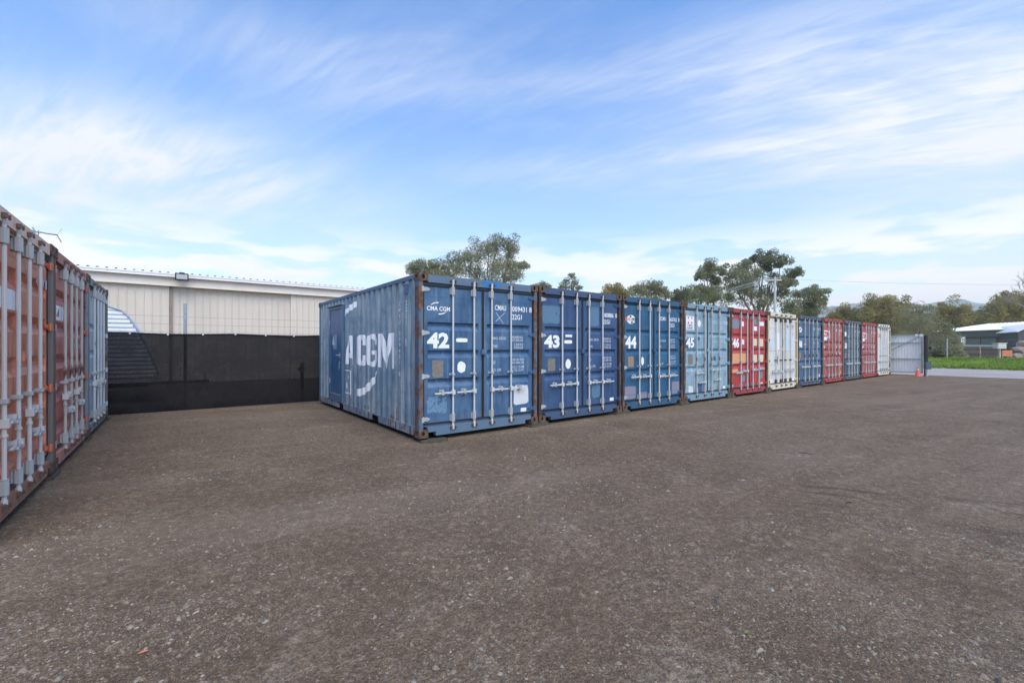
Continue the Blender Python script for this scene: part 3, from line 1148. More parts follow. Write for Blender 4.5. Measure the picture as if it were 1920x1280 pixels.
mark(dl, 'line_emblem', M['red_print'], _knot)
mark(dl, 'line_lettering', M['black_print'], lambda b: (letters(b, 'CNC', .21, .46, 1.975, 2.03, .03, DOOR_Y - .0056), letters(b, 'LINE', .21, .46, 1.905, 1.96, .03, DOOR_Y - .0056)))
patch(dl, 'white_oval', M['white_solid'], .72, .88, 1.97, 2.16, .03, 6, 2.0)
patch(dl, 'data_plate', M['grey_plate'], .25, .47, .97, 1.23, .015, 5, 12, DOOR_Y - .004)
patch(dl, 'blue_patch', M['mid_blue_patch'], .69, .83, 1.61, 1.71, .05, 6, 6)
patch(dr, 'blue_patch', M['mid_blue_patch'], 1.54, 1.67, 1.04, 1.17, .06, 8, 6)
patch(dl, 'blue_patch', M['mid_blue_patch'], .70, .95, .22, .46, .1, 12, 5)
patch(dl, 'peeled_label', M['peel'], .26, .50, .215, .40, .12, 4, 5)
patch(dr, 'small_sticker', M['white_solid'], 2.07, 2.21, .235, .31, .01, 2, 14)
data_block(dr, 'CNCU', '231171', '1', mat=M['white_soft'])

# --- number 46 -------------------------------------------------------
p = paint('paint_red_46', (170, 52, 52), (184, 82, 76), .12, .35, 4.7)
c, dl, dr = container('bright red container numbered 46 with cream squares and a peach patch', row_at(4), TH, p, p,
                      frame_mat(46, (150, 62, 66), .30), group=GRP, post=rusty('post_rust_46', (56, 42, 42), 0.33, 8.2), bars='bar',
                      handles=((0, -1, .66), (1, -1, .70), (2, 1, .72), (3, 1, .74)))
number(dl, '46', .16, .57, 1.41, 1.70)
patch(dl, 'grey_patch', M['grey_patch'], .15, .57, 1.98, 2.27, .03, 2, 9)
patch(dl, 'white_sticker', M['white_solid'], .74, .87, 2.06, 2.21, .02, 3, 12)
patch(dl, 'white_sticker', M['white_solid'], .75, .89, 1.51, 1.66, .02, 4, 12)
patch(dr, 'grey_patch', M['grey_patch'], 1.53, 1.80, 2.14, 2.29, .06, 5, 7)
patch(dr, 'white_sticker', M['white_solid'], 1.53, 1.76, 1.94, 2.08, .03, 6, 10)
patch(dr, 'white_sticker', M['white_solid'], 1.88, 2.25, 2.11, 2.25, .03, 7, 10)
for k, q in enumerate(((1.45, 1.75, 1.47, 1.69), (1.84, 2.20, 1.45, 1.69), (1.43, 1.75, .95, 1.19), (1.84, 2.20, .95, 1.19))):
    patch(dr, 'cream_patch', M['cream'], *q, .03, 20 + k, 10)
patch(dl, 'peach_patch', M['peach'], .15, 1.02, .94, 1.24, .02, 31, 12)
patch(dl, 'peach_patch', M['peach'], .15, .50, .66, .77, .03, 32, 9)
patch(dl, 'grey_patch', M['grey_patch'], .73, .94, .38, .56, .06, 33, 8)
patch(dr, 'grey_patch', M['grey_patch'], 1.9, 2.16, .42, .64, .08, 34, 8)
patch(dr, 'small_sticker', M['cream'], 2.0, 2.16, .25, .30, .01, 2, 14)

# --- number 47 -------------------------------------------------------
p = paint('paint_white_47', (206, 206, 204), (216, 210, 192), .14, .6, 5.9, .5, .3)
c, dl, dr = container('dirty white container with cream header and black door handles, beside red number 46', row_at(5), TH, p, p,
                      frame_mat(47, (206, 197, 172), .30), T_FLAT, .012, group=GRP, post=rusty('post_rust_47', (196, 178, 140), 0.08, 3.3),
                      bars='bar', brackets='keeper', handles=((0, -1, .60), (1, -1, .60), (2, 1, .62), (3, 1, .62)))
patch(dl, 'white_sheet', M['white_solid'], .63, .95, 1.34, 1.91, .01, 2, 14)
patch(dr, 'ice_blue_sheet', M['ice_patch'], 1.42, 1.76, 1.34, 1.93, .02, 3, 14)
patch(dl, 'faded_emblem', M['ice_patch'], .20, .50, 1.42, 1.72, .15, 4, 3)
patch(dl, 'data_plate', M['grey_plate'], .66, .83, .86, 1.13, .01, 5, 14, DOOR_Y - .004)
patch(dl, 'small_sticker', M['white_solid'], .22, .40, .24, .36, .02, 6, 9)
patch(dr, 'small_sticker', M['white_solid'], 2.0, 2.2, .24, .36, .04, 7, 8)
mark(dr, 'owner_code_lettering', M['black_print'], lambda b: letters(b, 'TGHU', 1.47, 1.72, 2.10, 2.20, .012))
mark(dr, 'serial_lettering', M['black_print'], lambda b: letters(b, '203117', 1.86, 2.2, 2.11, 2.20, .012))

# --- number 48 -------------------------------------------------------
p = paint('paint_blue_48', (62, 96, 128), (90, 116, 140), .25, .4, 6.4)
c, dl, dr = container('mid blue container numbered 48 between the white and a red container', row_at(6), TH, p, p,
                      frame_mat(48, (72, 88, 110), .42), group=GRP, post=rusty('post_rust_48', (50, 50, 52), 0.13, 2.8), bars='bar_old')
number(dl, '48', .11, .46)
solid('round_emblem', lambda b: b.prism_y(blob_outline(.11, .43, 1.965, 2.165, 20, 0, 1, 2), DOOR_Y - .0014, DOOR_Y - .0006), M['white'], dl)
solid('emblem_stripes', lambda b: [b.prism_y([(.18 + .07 * k, 2.0 + .03 * k), (.21 + .07 * k, 1.99 + .03 * k), (.31 + .05 * k, 2.09 + .02 * k), (.28 + .05 * k, 2.11 + .02 * k)], DOOR_Y - .0024, DOOR_Y - .0016) for k in range(2)], M['navy_print'], dl)
patch(dl, 'painted_bar', M['cream'], .61, .82, 1.505, 1.575, .05, 3, 5)
patch(dl, 'data_plate', M['tan_plate'], .14, .35, 1.0, 1.23, .01, 5, 14, DOOR_Y - .004)
data_block(dr, 'CMAU', '117402', '3', mat=M['white_soft'])
patch(dr, 'small_sticker', M['white_solid'], 2.1, 2.22, .27, .37, .04, 7, 8)

# --- number 49 (bears only a company name) --------------------------
p = paint('paint_red_49', (160, 72, 66), (176, 104, 96), .16, .45, 7.7)
c, dl, dr = container('brick red container with a white company panel, next to blue number 48', row_at(7), TH, p, p,
                      frame_mat(49, (166, 66, 62), .22), T_WAVE, .045, True, group=GRP, post=rusty('post_rust_49', (120, 104, 98), 0.24, 4.9), bars='bar_old', brackets='bar_old')


def zim(dl, x0, x1):
    patch(dl, 'company_panel', M['white_solid'], x0, x1, 1.79, 2.10, .01, 3, 14)
    mark(dl, 'company_lettering', M['red_print'], lambda b: letters(b, 'ZIM', x0 + .05, x1 - .06, 1.84, 2.05, .05, DOOR_Y - .003))
    patch(dl, 'white_blotch', M['white'], x0 + .04, x0 + .42, 1.70, 1.80, .15, 5, 3, DOOR_Y - .0018)


zim(dl, .12, .88)
patch(dl, 'white_blotch', M['white_solid'], .12, .26, 1.375, 1.485, .1, 6, 4)
data_block(dr, 'ZIMU', '284615', '0', mat=M['white'], small=False)


def _wt(dr):
    def f(b):
        for z in (1.44, 1.385, 1.15, 1.10):
            letters(b, '30.480', 1.86, 2.13, z, z + .045, .01)
            letters(b, 'TARE', 1.45, 1.68, z, z + .045, .01)
    mark(dr, 'weight_table_lettering', M['white'], f, kind='stuff')


_wt(dr)
patch(dr, 'orange_sticker', M['peach'], 1.95, 2.18, .58, .70, .05, 8, 9)
patch(dr, 'orange_sticker', M['peach'], 2.08, 2.2, .30, .42, .05, 9, 9)

# --- number 50 -------------------------------------------------------
p = paint('paint_slate_50', (62, 80, 96), (88, 102, 112), .22, .45, 8.8)
c, dl, dr = container('slate blue container numbered 50 between two brick red containers', row_at(8), TH, p, p,
                      frame_mat(50, (86, 94, 98), .25), group=GRP, post=rusty('post_rust_50', (48, 50, 58), 0.03, 5.5))
number(dl, '50', .12, .48, 1.34, 1.62)
patch(dl, 'round_emblem', M['white'], .13, .44, 1.90, 2.10, .05, 2, 2.2)
patch(dl, 'white_sticker', M['white_solid'], .63, .80, 1.86, 1.92, .04, 5, 6)
patch(dl, 'data_plate', M['grey_plate'], .16, .42, .96, 1.18, .01, 5, 14, DOOR_Y - .004)
patch(dl, 'white_oval', M['white_solid'], .67, .83, .97, 1.18, .03, 6, 2)
data_block(dr, 'CMAU', '096371', '5', mat=M['white_soft'])

# --- 51 and 52 -------------------------------------------------------
p = paint('paint_red_51', (164, 80, 80), (184, 118, 116), .12, .5, 9.6)
c, dl, dr = container('faded red container with a white company panel, next to the last white one', row_at(9), TH, p, p,
                      frame_mat(51, (176, 66, 64), .22), T_WAVE, .045, True, group=GRP, post=rusty('post_rust_51', (128, 70, 66), 0.08, 6.6), bars='bar_old', brackets='bar_old')
zim(dl, .13, .90)
patch(dl, 'white_blotch', M['white_solid'], .15, .35, 1.375, 1.49, .12, 8, 4)
data_block(dr, 'ZIMU', '271940', '2', mat=M['white'], small=False)
_wt(dr)

p = paint('paint_white_52', (216, 217, 208), (206, 208, 204), .12, .4, 10.4)
c, dl, dr = container('off-white container with faded red lettering at the gate end of the row', row_at(10), TH, p, p,
                      frame_mat(52, (214, 210, 194), .30), ((1.79, 1.77), (1.33, 1.31), (.86, .84)), .012, group=GRP, post=rusty('post_rust_52', (170, 130, 120), 0.03, 7.7),
                      post_right=rusty('post_rust_52r', (196, 176, 146), 0.20, 1.7), brackets='bracket')
mark(dl, 'company_lettering', M['orange_print'], lambda b: letters(b, 'CAI', .13, .70, 1.90, 2.11, .04))
patch(dl, 'pale_patch', M['ice_patch'], .62, .95, .92, 1.26, .1, 4, 5)

# --- the second row: door ends seen from the side --------------------
LJ = Vector((-5.29502, 5.07323, 0))
GRP2 = 'containers at right angles to the numbered row'


def side_row(i):
    return LJ + V * ((i - 1) * PITCH + .018)


p = paint('paint_orange_a', (196, 108, 74), (216, 152, 122), .26, .5, 12.1)
c, dl, dr = container('orange brown container nearest the camera, its lock bars seen close up', side_row(0), TH + math.pi / 2, p, p,
                      frame_mat(60, (146, 106, 86), .4), T_FIVE, .05, True, post=rusty('post_rust_a', (170, 96, 72), 0.13, 2.2), post_right=rusty('post_rust_a2', (112, 108, 104), .12, 3.2), group=GRP2, header=rusty('header_cream', (222, 190, 168), -.05, 3.2),
                      handles=((0, 1, .80), (1, -1, .57), (2, 1, .80), (3, -1, .57)))
patch(dl, 'white_panel', M['white_solid'], .56, 1.12, 1.76, 1.94, .01, 3, 14)
data_block(dr, '', '431206', '1', mat=M['white_soft'], small=False, tail='')
patch(dr, 'data_plate', M['tan_plate'], 1.62, 1.74, .60, .74, .02, 4, 14, DOOR_Y - .004)

p = paint('paint_pink_b', (170, 88, 78), (196, 138, 126), .26, .5, 13.3)
c, dl, dr = container('faded pinkish red container between the orange and the pale blue one', side_row(1), TH + math.pi / 2, p, p,
                      frame_mat(61, (176, 122, 108), .32), T_FIVE, .05, True, post=rusty('post_rust_b', (104, 78, 66), 0.3, 3.9), post_right=rusty('post_rust_b2', (128, 132, 136), .12, 6.2), group=GRP2, bars='bar_old',
                      handles=((0, 1, .80), (1, -1, .60), (2, 1, .80), (3, -1, .62)))
mark(dl, 'company_lettering', M['white'], lambda b: letters(b, 'ZIM', .14, .98, 1.76, 1.94, .05))
mark(dr, 'weight_table_lettering', M['white_soft'], lambda b: (letters(b, '30.480 KG', 1.45, 2.1, 1.40, 1.48, .02), letters(b, '2.230 KG', 1.45, 2.1, 1.04, 1.10, .02)))

p = paint('paint_pale_c', (156, 182, 196), (186, 198, 200), .2, .5, 14.5)
c, dl, dr = container('pale blue grey container at the fence end of the short row', side_row(2), TH + math.pi / 2, p, p,
                      frame_mat(62, (120, 128, 128), .35), T_STD, .05, post=rusty('post_rust_c', (112, 110, 104), 0.18, 4.4), group=GRP2,
                      handles=((0, 1, .80), (1, -1, .76), (2, 1, .80), (3, -1, .76)))
patch(dl, 'green_tape', plain('green_tape', (30, 132, 118), .5), .56, .66, 1.47, 1.53, .02, 3, 12, -.018)

# packing under the joints of the rows
M['pack'] = plain('packing_timber', (74, 70, 58), .9, 0, .35, 14, .4, (1, 6, 1))
for k, (i, nm) in enumerate(((1, 'the nearest blue and the navy container'), (2, 'the navy and the teal blue container'), (3, 'the teal blue and the light blue container'), (4, 'the light blue and the bright red container'), (5, 'the bright red and the cream white container'), (6, 'the cream white and the mid blue container'), (7, 'the mid blue and the brick red container'))):
    def _pk(b, i=i):
        q = ab(i * PITCH, .10)
        b.box(-.26, .26, -.16, .16, -.03, .026)
        b.box(-.20, .22, -.12, .13, .026, ZB + .001)
    solid('packing_block', _pk, M['pack'], None, ab(i * PITCH + .01, .10), (0, 0, TH + .06 * (-1) ** k),
          label='packing timber between ' + nm, category='timber block', group='timbers packed under the numbered row')
solid('packing_block', lambda b: (b.box(-.10, .34, -.14, .05, -.03, .03), b.box(.02, .22, -.2, -.1, -.02, .022)), M['pack'], None, ab(.14, .06), (0, 0, TH - .1),
      label='broken packing timber under the free corner of container 42', category='timber block', group='timbers packed under the numbered row')
for i in range(4):
    solid('packing_block', lambda b: (b.box(-.2, .2, -.14, .12, -.03, .03), b.box(-.14, .15, -.1, .1, .03, ZB + .001)), M['pack'], None,
          LJ + V * ((i - 1) * PITCH) - U * .12 + Vector((0, 0, 0)), (0, 0, TH + math.pi / 2),
          label=('packing timber at the camera end of the orange brown container', 'packing timber between the orange brown and the pinkish container',
                 'packing timber between the pinkish and the pale blue container', 'packing timber under the fence end of the pale blue container')[i],
          category='timber block', group='timbers packed under the short row')

# ------------------------------------------------------------------ shade-cloth fence
FB = 6.62


def m_cloth():
    m, t, p, oc, out = mat_base('black_shade_cloth')
    tr = t.new('ShaderNodeBsdfTransparent')
    mx = t.new('ShaderNodeMixShader')
    n = t.noise(oc, 2.2, 6, .6)
    weave = t.noise(t.mapping(oc, scale=(1, 1, 1)), 90, 3, .6)
    t.put(mx.inputs[0], t.math('ADD', t.math('MULTIPLY', t.ramp(weave, .3, .7), .08), t.ramp(n, .3, .75, .905, .945)))
    t.l.new(tr.outputs[0], mx.inputs[1])
    t.l.new(p.outputs[0], mx.inputs[2])
    t.l.new(mx.outputs[0], out.inputs[0])
    t.put(p.inputs['Base Color'], t.mix(t.ramp(n, .35, .7), lin(20, 20, 23), lin(34, 33, 36)))
    p.inputs['Roughness'].default_value = .8
    p.inputs['Specular IOR Level'].default_value = .15
    bump(t, p, t.noise(t.mapping(oc, scale=(1, 1, .4)), 1.6, 4, .5), .5, .05)
    return m


M['cloth'] = m_cloth()
M['wire'] = plain('fence_wire', (128, 128, 128), .5, .5, .1, 20, 0)
fence = thing('shade_cloth_fence', 'wire fence hung with black shade cloth between the two container rows', 'fence', (0, 0, 0))
FA0, FA1 = -7.5, 2.6


def cloth_top(a):
    return 1.80 + .012 * math.sin(a * 2.6) - .006 * abs(math.sin(a * 3.4))


def _cloth(b):
    n = 90
    A = [FA0 + (FA1 - FA0) * i / n for i in range(n + 1)]

    def fn(a, k):
        z = .015 + (cloth_top(a) - .015) * k
        off = .018 * noise.noise(Vector((a * .9, z * .8, 1))) + .006 * noise.noise(Vector((a * 4, z * 1.5, 7)))
        return tuple(ab(a, FB - .075 + off, z))
    b.grid(A, [i / 12 for i in range(13)], fn)


solid('shade_cloth', _cloth, M['cloth'], fence, smooth=True)


def _hem(b):
    n = 80
    A = [FA0 + (FA1 - FA0) * i / n for i in range(n + 1)]
    for a, c_ in zip(A[:-1], A[1:]):
        b.tube(ab(a, FB - .085, cloth_top(a) - .005), ab(c_, FB - .085, cloth_top(c_) - .005), .017, 6, cap=False)


solid('cloth_hem', _hem, plain('cloth_hem', (24, 24, 27), .8, 0, .2, 20, 0), fence)
for a in (-6.6, -2.82, 2.0):
    solid('fence_post', lambda b: (b.tube(ab(a, FB, -.1), ab(a, FB, 2.50), .034, 12), b.tube(ab(a, FB, 2.50), ab(a, FB, 2.515), .036, 12)), M['galv'], fence)
for z in (2.20, 2.02, 1.80, .05):
    solid('fence_wire', lambda b: b.path([ab(FA0 + (FA1 - FA0) * i / 10, FB, z + .006 * math.sin(i * 2.1)) for i in range(11)], .0035, 4), M['wire'], fence)


def _mesh(b):
    st, h = .11, 1.86
    a = FA0 - h
    while a < FA1:
        for sg in (1, -1):
            p_, q_ = (a, 0.03), (a + h, h)
            if sg < 0:
                p_, q_ = (a, h), (a + h, 0.03)
            u0, u1 = max(p_[0], FA0), min(q_[0], FA1)
            if u1 > u0:
                f_ = lambda x: p_[1] + (q_[1] - p_[1]) * (x - p_[0]) / (q_[0] - p_[0])
                b.tube(ab(u0, FB - .006 * sg, f_(u0)), ab(u1, FB - .006 * sg, f_(u1)), .0016, 3, cap=False)
        a += st


solid('chain_link_mesh', _mesh, M['wire'], fence, kind='stuff')
M['tie'] = plain('white_cable_tie', (214, 214, 212), .5, 0, .05, 20, 0)
for k in range(15):
    a = FA0 + .4 + k * .66
    shared('tie', 'cable_tie', lambda b: (b.box(-.016, .016, -.014, -.004, -.018, .014), b.tube((0, -.01, .01), (.012, -.012, .04), .003, 4)), M['tie'], fence, ab(a, FB - .105, cloth_top(a) - .005), (0, 0, TH))

# ------------------------------------------------------------------ beige shed behind the fence
SB = 16.6
M['beige'] = plain('beige_cladding', (206, 195, 180), .5, 0, .05, 1.2, .05, (1, 1, .3))
M['beige_trim'] = plain('beige_trim', (220, 210, 196), .5, 0, .04, 2, .05)
M['white_roof'] = plain('white_roof_sheet', (226, 227, 226), .45, 0, .05, 1.5, .05)
M['white_gutter'] = plain('white_gutter', (232, 230, 226), .4, 0, .04, 3, .05)
M['pipe'] = plain('brown_pipe', (136, 122, 106), .6, 0, .1, 5, .05)
shed = thing('storage_shed', 'long beige metal shed with white gutter behind the fence', 'shed', (0, 0, 0))
SA0, SA1 = -22.0, 20.0
WT = 3.98


def ribs(b, a0, a1, bb, z0, z1, pitch=.262):
    n = max(1, round((a1 - a0) / pitch))
    k = (a1 - a0) / n
    P = []
    for i in range(n):
        s_ = a0 + i * k
        P += [(s_, 0), (s_ + k * .80, 0), (s_ + k * .85, .028), (s_ + k * .95, .028)]
    P.append((a1, 0))
    m_ = len(P)
    b.add([ab(a, bb - d, z0) for a, d in P] + [ab(a, bb - d, z1) for a, d in P], [(i, i + 1, m_ + i + 1, m_ + i) for i in range(m_ - 1)])


def obox(b, a0, a1, b0, b1, z0, z1):
    """box aligned with the yard frame"""
    vs = [ab(a, c_, z) for z in (z0, z1) for a, c_ in ((a0, b0), (a1, b0), (a1, b1), (a0, b1))]
    b.add(vs, [(0, 3, 2, 1), (4, 5, 6, 7), (0, 1, 5, 4), (1, 2, 6, 5), (2, 3, 7, 6), (3, 0, 4, 7)])


A_J1, A_J2 = -3.23, 1.35
solid('wall_cladding', lambda b: ribs(b, SA0, A_J1, SB, -.05, WT), M['beige'], shed)
solid('sliding_door', lambda b: ribs(b, A_J1 + .10, A_J2, SB + .10, -.05, WT), M['beige'], shed)
solid('wall_cladding', lambda b: ribs(b, A_J2, SA1, SB - .02, -.05, WT), M['beige'], shed)
solid('door_post', lambda b: obox(b, A_J1, A_J1 + .10, SB - .01, SB + .14, -.05, WT), M['pipe'], shed)
solid('door_post', lambda b: obox(b, A_J2 - .03, A_J2, SB - .02, SB + .12, -.05, WT), M['beige_trim'], shed)
solid('fascia_beam', lambda b: (obox(b, SA0 - .1, SA1, SB - .14, SB + .2, WT, WT + .36), obox(b, SA0 - .1, SA1, SB - .17, SB - .14, WT + .0, WT + .05)), M['beige_trim'], shed)
solid('gutter', lambda b: (obox(b, SA0 - .15, SA1, SB - .30, SB - .12, WT + .365, WT + .50), obox(b, SA0 - .15, SA1, SB - .315, SB - .30, WT + .46, WT + .52)), M['white_gutter'], shed)


def _sroof(b):
    n = 160
    P = []
    for i in range(n + 1):
        a = SA0 - .2 + (SA1 - SA0 + .2) * i / n
        P += [(a, 0), (a + .16, 0), (a + .19, .04), (a + .235, .04)]
    m_ = len(P)
    b.add([ab(a, SB - .24, WT + .53 + d) for a, d in P] + [ab(a, SB + 9, WT + 1.35 + d) for a, d in P], [(i, i + 1, m_ + i + 1, m_ + i) for i in range(m_ - 1)])


solid('roof_sheet', _sroof, M['white_roof'], shed)
solid('end_wall', lambda b: obox(b, SA0, SA0 + .1, SB + .2, SB + 9, -.05, WT + .5), M['beige'], shed)
fl = thing('flood_light', 'black rectangular flood light mounted on the shed fascia', 'light', (0, 0, 0))


def fl_box(b, da0, da1, db0, db1, z0, z1):
    obox(b, -2.82 + da0, -2.82 + da1, SB + db0, SB + db1, z0, z1)


solid('housing', lambda b: fl_box(b, -.22, .22, -.62, -.48, WT + .22, WT + .50), M['dark'], fl)
solid('lens', lambda b: fl_box(b, -.18, .18, -.632, -.62, WT + .26, WT + .46), plain('lamp_glass', (172, 176, 178), .25, 0, .1, 8, 0), fl)
solid('bracket', lambda b: (fl_box(b, -.03, .03, -.48, -.30, WT + .34, WT + .40), fl_box(b, -.09, .09, -.6, -.5, WT + .50, WT + .54)), M['dark'], fl)
cm = thing('roof_camera', 'small white camera bracket on the shed gutter', 'camera', (0, 0, 0))
solid('bracket', lambda b: obox(b, -6.36, -6.32, SB - .42, SB - .30, WT + .52, WT + .66), M['white_gutter'], cm)
solid('camera_body', lambda b: b.tube(ab(-6.5, SB - .40, WT + .60), ab(-6.16, SB - .46, WT + .66), .05, 8), M['galv'], cm)
an = thing('television_antenna', 'thin forked television antenna above the orange container', 'antenna', (0, 0, 0))
AC = bearing(72, 14.5)
mz = hgt(434, 14.5)
solid('mast', lambda b: b.tube((AC.x, AC.y, 0), (AC.x, AC.y, mz + .04), .016, 6), M['galv'], an)
e0 = bearing(52, 14.2, hgt(433, 14.2))
e1 = bearing(107, 15.0, hgt(440, 15.0))
solid('boom', lambda b: b.tube(e0, e1, .019, 6), M['galv'], an)


def _els(b):
    d = (e1 - e0).normalized()
    for o, up, ln in ((e1, 1, .24), (e1, -1, .26), (e0 + (e1 - e0) * .25, 1, .16), (e0 + (e1 - e0) * .25, -1, .18)):
        q = o + d * ln * .5 + Vector((0, 0, up * ln * .95)) if o is e1 else o - d * ln * .5 + Vector((0, 0, up * ln * .9))
        b.tube(o, q, .017, 5)
    for k in range(7):
        o = e0 + (e1 - e0) * (.42 + .05 * k)
        b.tube(o + Vector((-.02, -.22, 0)), o + Vector((.02, .22, 0)), .009, 4)
    b.box(e0.x + .05, e0.x + .16, e0.y - .03, e0.y + .05, e0.z - .02, e0.z + .03)


solid('element', _els, M['galv'], an)

# caravan behind the cloth
M['van'] = plain('white_caravan_sheet', (226, 228, 234), .35, .05, .04, 3, .03)
van = thing('caravan', 'white ribbed caravan behind the shade cloth fence', 'caravan', (0, 0, 0))
prof = [(-8.6, .55), (-3.45, .55), (-3.36, .75), (-3.52, 1.25), (-3.80, 1.95), (-3.98, 2.28), (-4.12, 2.44), (-4.35, 2.52), (-8.3, 2.56), (-8.6, 2.3)]
B0, B1 = 8.9, 11.1


def _vanbody(b):
    n = len(prof)
    b.add([ab(a, B0 + .02, z) for a, z in prof] + [ab(a, B1, z) for a, z in prof], [tuple(range(n)), tuple(reversed(range(n, 2 * n)))] + [((i + 1) % n, i, n + i, n + (i + 1) % n) for i in range(n)])


solid('body', _vanbody, M['van'], van)


def edge_a(z):
    P = prof[1:8]
    for (a0, z0), (a1, z1) in zip(P[:-1], P[1:]):
        if z0 <= z <= z1:
            return a0 + (a1 - a0) * (z - z0) / max(z1 - z0, 1e-6)
    return -4.4


for k in range(17):
    z = .66 + k * .11

    def _rib(b, z=z):
        e = edge_a(z + .04) - .05
        vs = [ab(a, B0 + o, z + dz) for a in (-8.55, e) for o, dz in ((.02, 0), (-.012, .028), (-.012, .072), (.02, .094))]
        b.add(vs, [(0, 4, 5, 1), (1, 5, 6, 2), (2, 6, 7, 3), (4, 7, 6, 5), (0, 1, 2, 3)])
    solid('wall_rib', _rib, M['van'], van)
solid('edge_trim', lambda b: b.path([ab(a, B0 - .01, z) for a, z in prof[1:9]], .022, 6), M['galv'], van)
solid('window', lambda b: obox(b, -6.6, -5.2, B0 - .03, B0 - .01, 1.35, 1.95), plain('caravan_glass', (40, 44, 50), .15, 0, .1, 4, 0), van)
solid('chassis', lambda b: (obox(b, -8.4, -3.6, B0 + .3, B1 - .3, .42, .56), obox(b, -3.7, -2.2, 9.9, 10.0, .42, .50)), M['dark'], van)
for bb in (B0 + .12, B1 - .3):
    solid('wheel', lambda b: b.tube(ab(-6.3, bb, .32), ab(-6.3, bb + .2, .32), .32, 18), M['rubber'], van)
solid('jockey_wheel', lambda b: (b.tube(ab(-2.3, 9.95, .1), ab(-2.3, 9.95, .75), .03, 8), b.tube(ab(-2.3, 9.92, .11), ab(-2.3, 9.98, .11), .11, 12)), M['galv'], van)

hy = thing('hydrant_standpipe', 'dark red standpipe seen through the shade cloth beside container 42', 'standpipe', ab(-.12, 7.35))
M['hred'] = paint('paint_hydrant', (150, 24, 30), (160, 40, 40), .1, .3, 3)
solid('riser_pipe', lambda b: b.lathe([(.075, -.02), (.075, .05), (.048, .06), (.048, .78), (.07, .80), (.07, .92), (.04, .95), (.04, 1.0)], 12), M['hred'], hy)
solid('outlet', lambda b: (b.tube((0, 0, .86), (.0, -.16, .86), .036, 10), b.tube((0, -.14, .86), (0, -.17, .86), .046, 10)), M['hred'], hy)
solid('hand_wheel', lambda b: b.lathe([(.06, 1.0), (.075, 1.01), (.075, 1.03), (.06, 1.04)], 12), M['hred'], hy)

# ------------------------------------------------------------------ gate, post, cone
M['gate'] = plain('light_grey_gate_sheet', (232, 231, 228), .45, 0, .03, 2, .04)
M['gatef'] = plain('gate_frame_grey', (168, 172, 176), .45, .2, .06, 5, .04)
M['post_black'] = plain('black_post', (26, 27, 30), .45, 0, .2, 7, .05)
M['box_grey'] = plain('operator_box_grey', (74, 86, 98), .5, 0, .08, 7, .05)
GA = 27.55
gate = thing('sliding_gate', 'light grey ribbed metal gate at the end of the container row', 'gate', (0, 0, 0))
GB0, GB1 = -1.14, 4.6
GZ0, GZ1 = .16, 2.12


def vribs(b, a_, b0, b1, z0, z1, pitch=.115):
    n = round((b1 - b0) / pitch)
    k = (b1 - b0) / n
    P = []
    for i in range(n):
        s_ = b0 + i * k
        P += [(s_, 0), (s_ + k * .55, 0), (s_ + k * .68, .022), (s_ + k * .87, .022)]
    P.append((b1, 0))
    m_ = len(P)
    b.add([ab(a_ + d, c_, z0) for c_, d in P] + [ab(a_ + d, c_, z1) for c_, d in P], [(i + 1, i, m_ + i, m_ + i + 1) for i in range(m_ - 1)])


solid('sheet_panel', lambda b: vribs(b, GA, GB0, GB1, GZ0, GZ1), M['gate'], gate)
for z in (GZ0, .86, 1.70, GZ1 - .03):
    solid('rail', lambda b: obox(b, GA - .055, GA - .002, GB0 - .02, GB1, z - .012, z + .040), M['gatef'], gate)
for bb in (GB0 - .05, GB1):
    solid('stile', lambda b: obox(b, GA - .057, GA + .03, bb - .03, bb + .03, GZ0 - .03, GZ1 + .02), M['gatef'], gate)
solid('brace', lambda b: b.tube(ab(GA - .075, GB0 + .02, GZ1 - .06), ab(GA - .075, 1.55, .36), .018, 6), M['gatef'], gate)
solid('guide_wheel', lambda b: (b.tube(ab(GA - .10, GB0 - .02, GZ1 - .03), ab(GA - .04, GB0 - .02, GZ1 - .03), .07, 14), b.tube(ab(GA - .12, GB0 + .16, GZ1 - .02), ab(GA - .04, GB0 + .16, GZ1 - .02), .06, 14)), M['white_gutter'], gate)
gp = thing('gate_post', 'black square gate post with a dark grey operator box', 'post', (0, 0, 0))
PX = ab(27.36, -1.36)
solid('column', lambda b: b.box(PX.x - .055, PX.x + .055, PX.y - .055, PX.y + .055, -.05, 2.06), M['post_black'], gp)
solid('column', lambda b: b.box(PX.x + .085, PX.x + .135, PX.y + .05, PX.y + .10, -.05, 2.10), M['post_black'], gp)
solid('operator_box', lambda b: (b.box(PX.x - .17, PX.x + .09, PX.y - .20, PX.y - .06, .36, .72), b.box(PX.x - .18, PX.x + .10, PX.y - .21, PX.y - .055, .72, .74)), M['box_grey'], gp)
solid('pedestal', lambda b: b.box(PX.x - .13, PX.x - .05, PX.y - .17, PX.y - .09, -.03, .36), M['galv'], gp)
solid('latch_arm', lambda b: (b.box(PX.x + .05, PX.x + .28, PX.y - .03, PX.y + .03, 1.40, 1.46), b.box(PX.x + .20, PX.x + .29, PX.y - .05, PX.y + .05, 1.38, 1.50)), M['post_black'], gp)
solid('reflector_band', lambda b: b.box(PX.x - .058, PX.x + .058, PX.y - .059, PX.y - .0555, .22, .29), plain('cream_reflector', (206, 190, 160), .4, 0, .05, 9, 0), gp)
cone = thing('traffic_cone', 'faded orange traffic cone beside the gate post', 'cone', tuple(ab(27.12, -1.10, .0)))
M['cone'] = plain('faded_orange_plastic', (232, 112, 92), .5, 0, .08, 9, .05)
solid('base', lambda b: b.bbox(-.15, .15, -.15, .15, .0, .03, .02), M['cone'], cone)
solid('cone_body', lambda b: b.lathe([(.125, .03), (.09, .16), (.057, .30)], 16), M['cone'], cone, smooth=False)
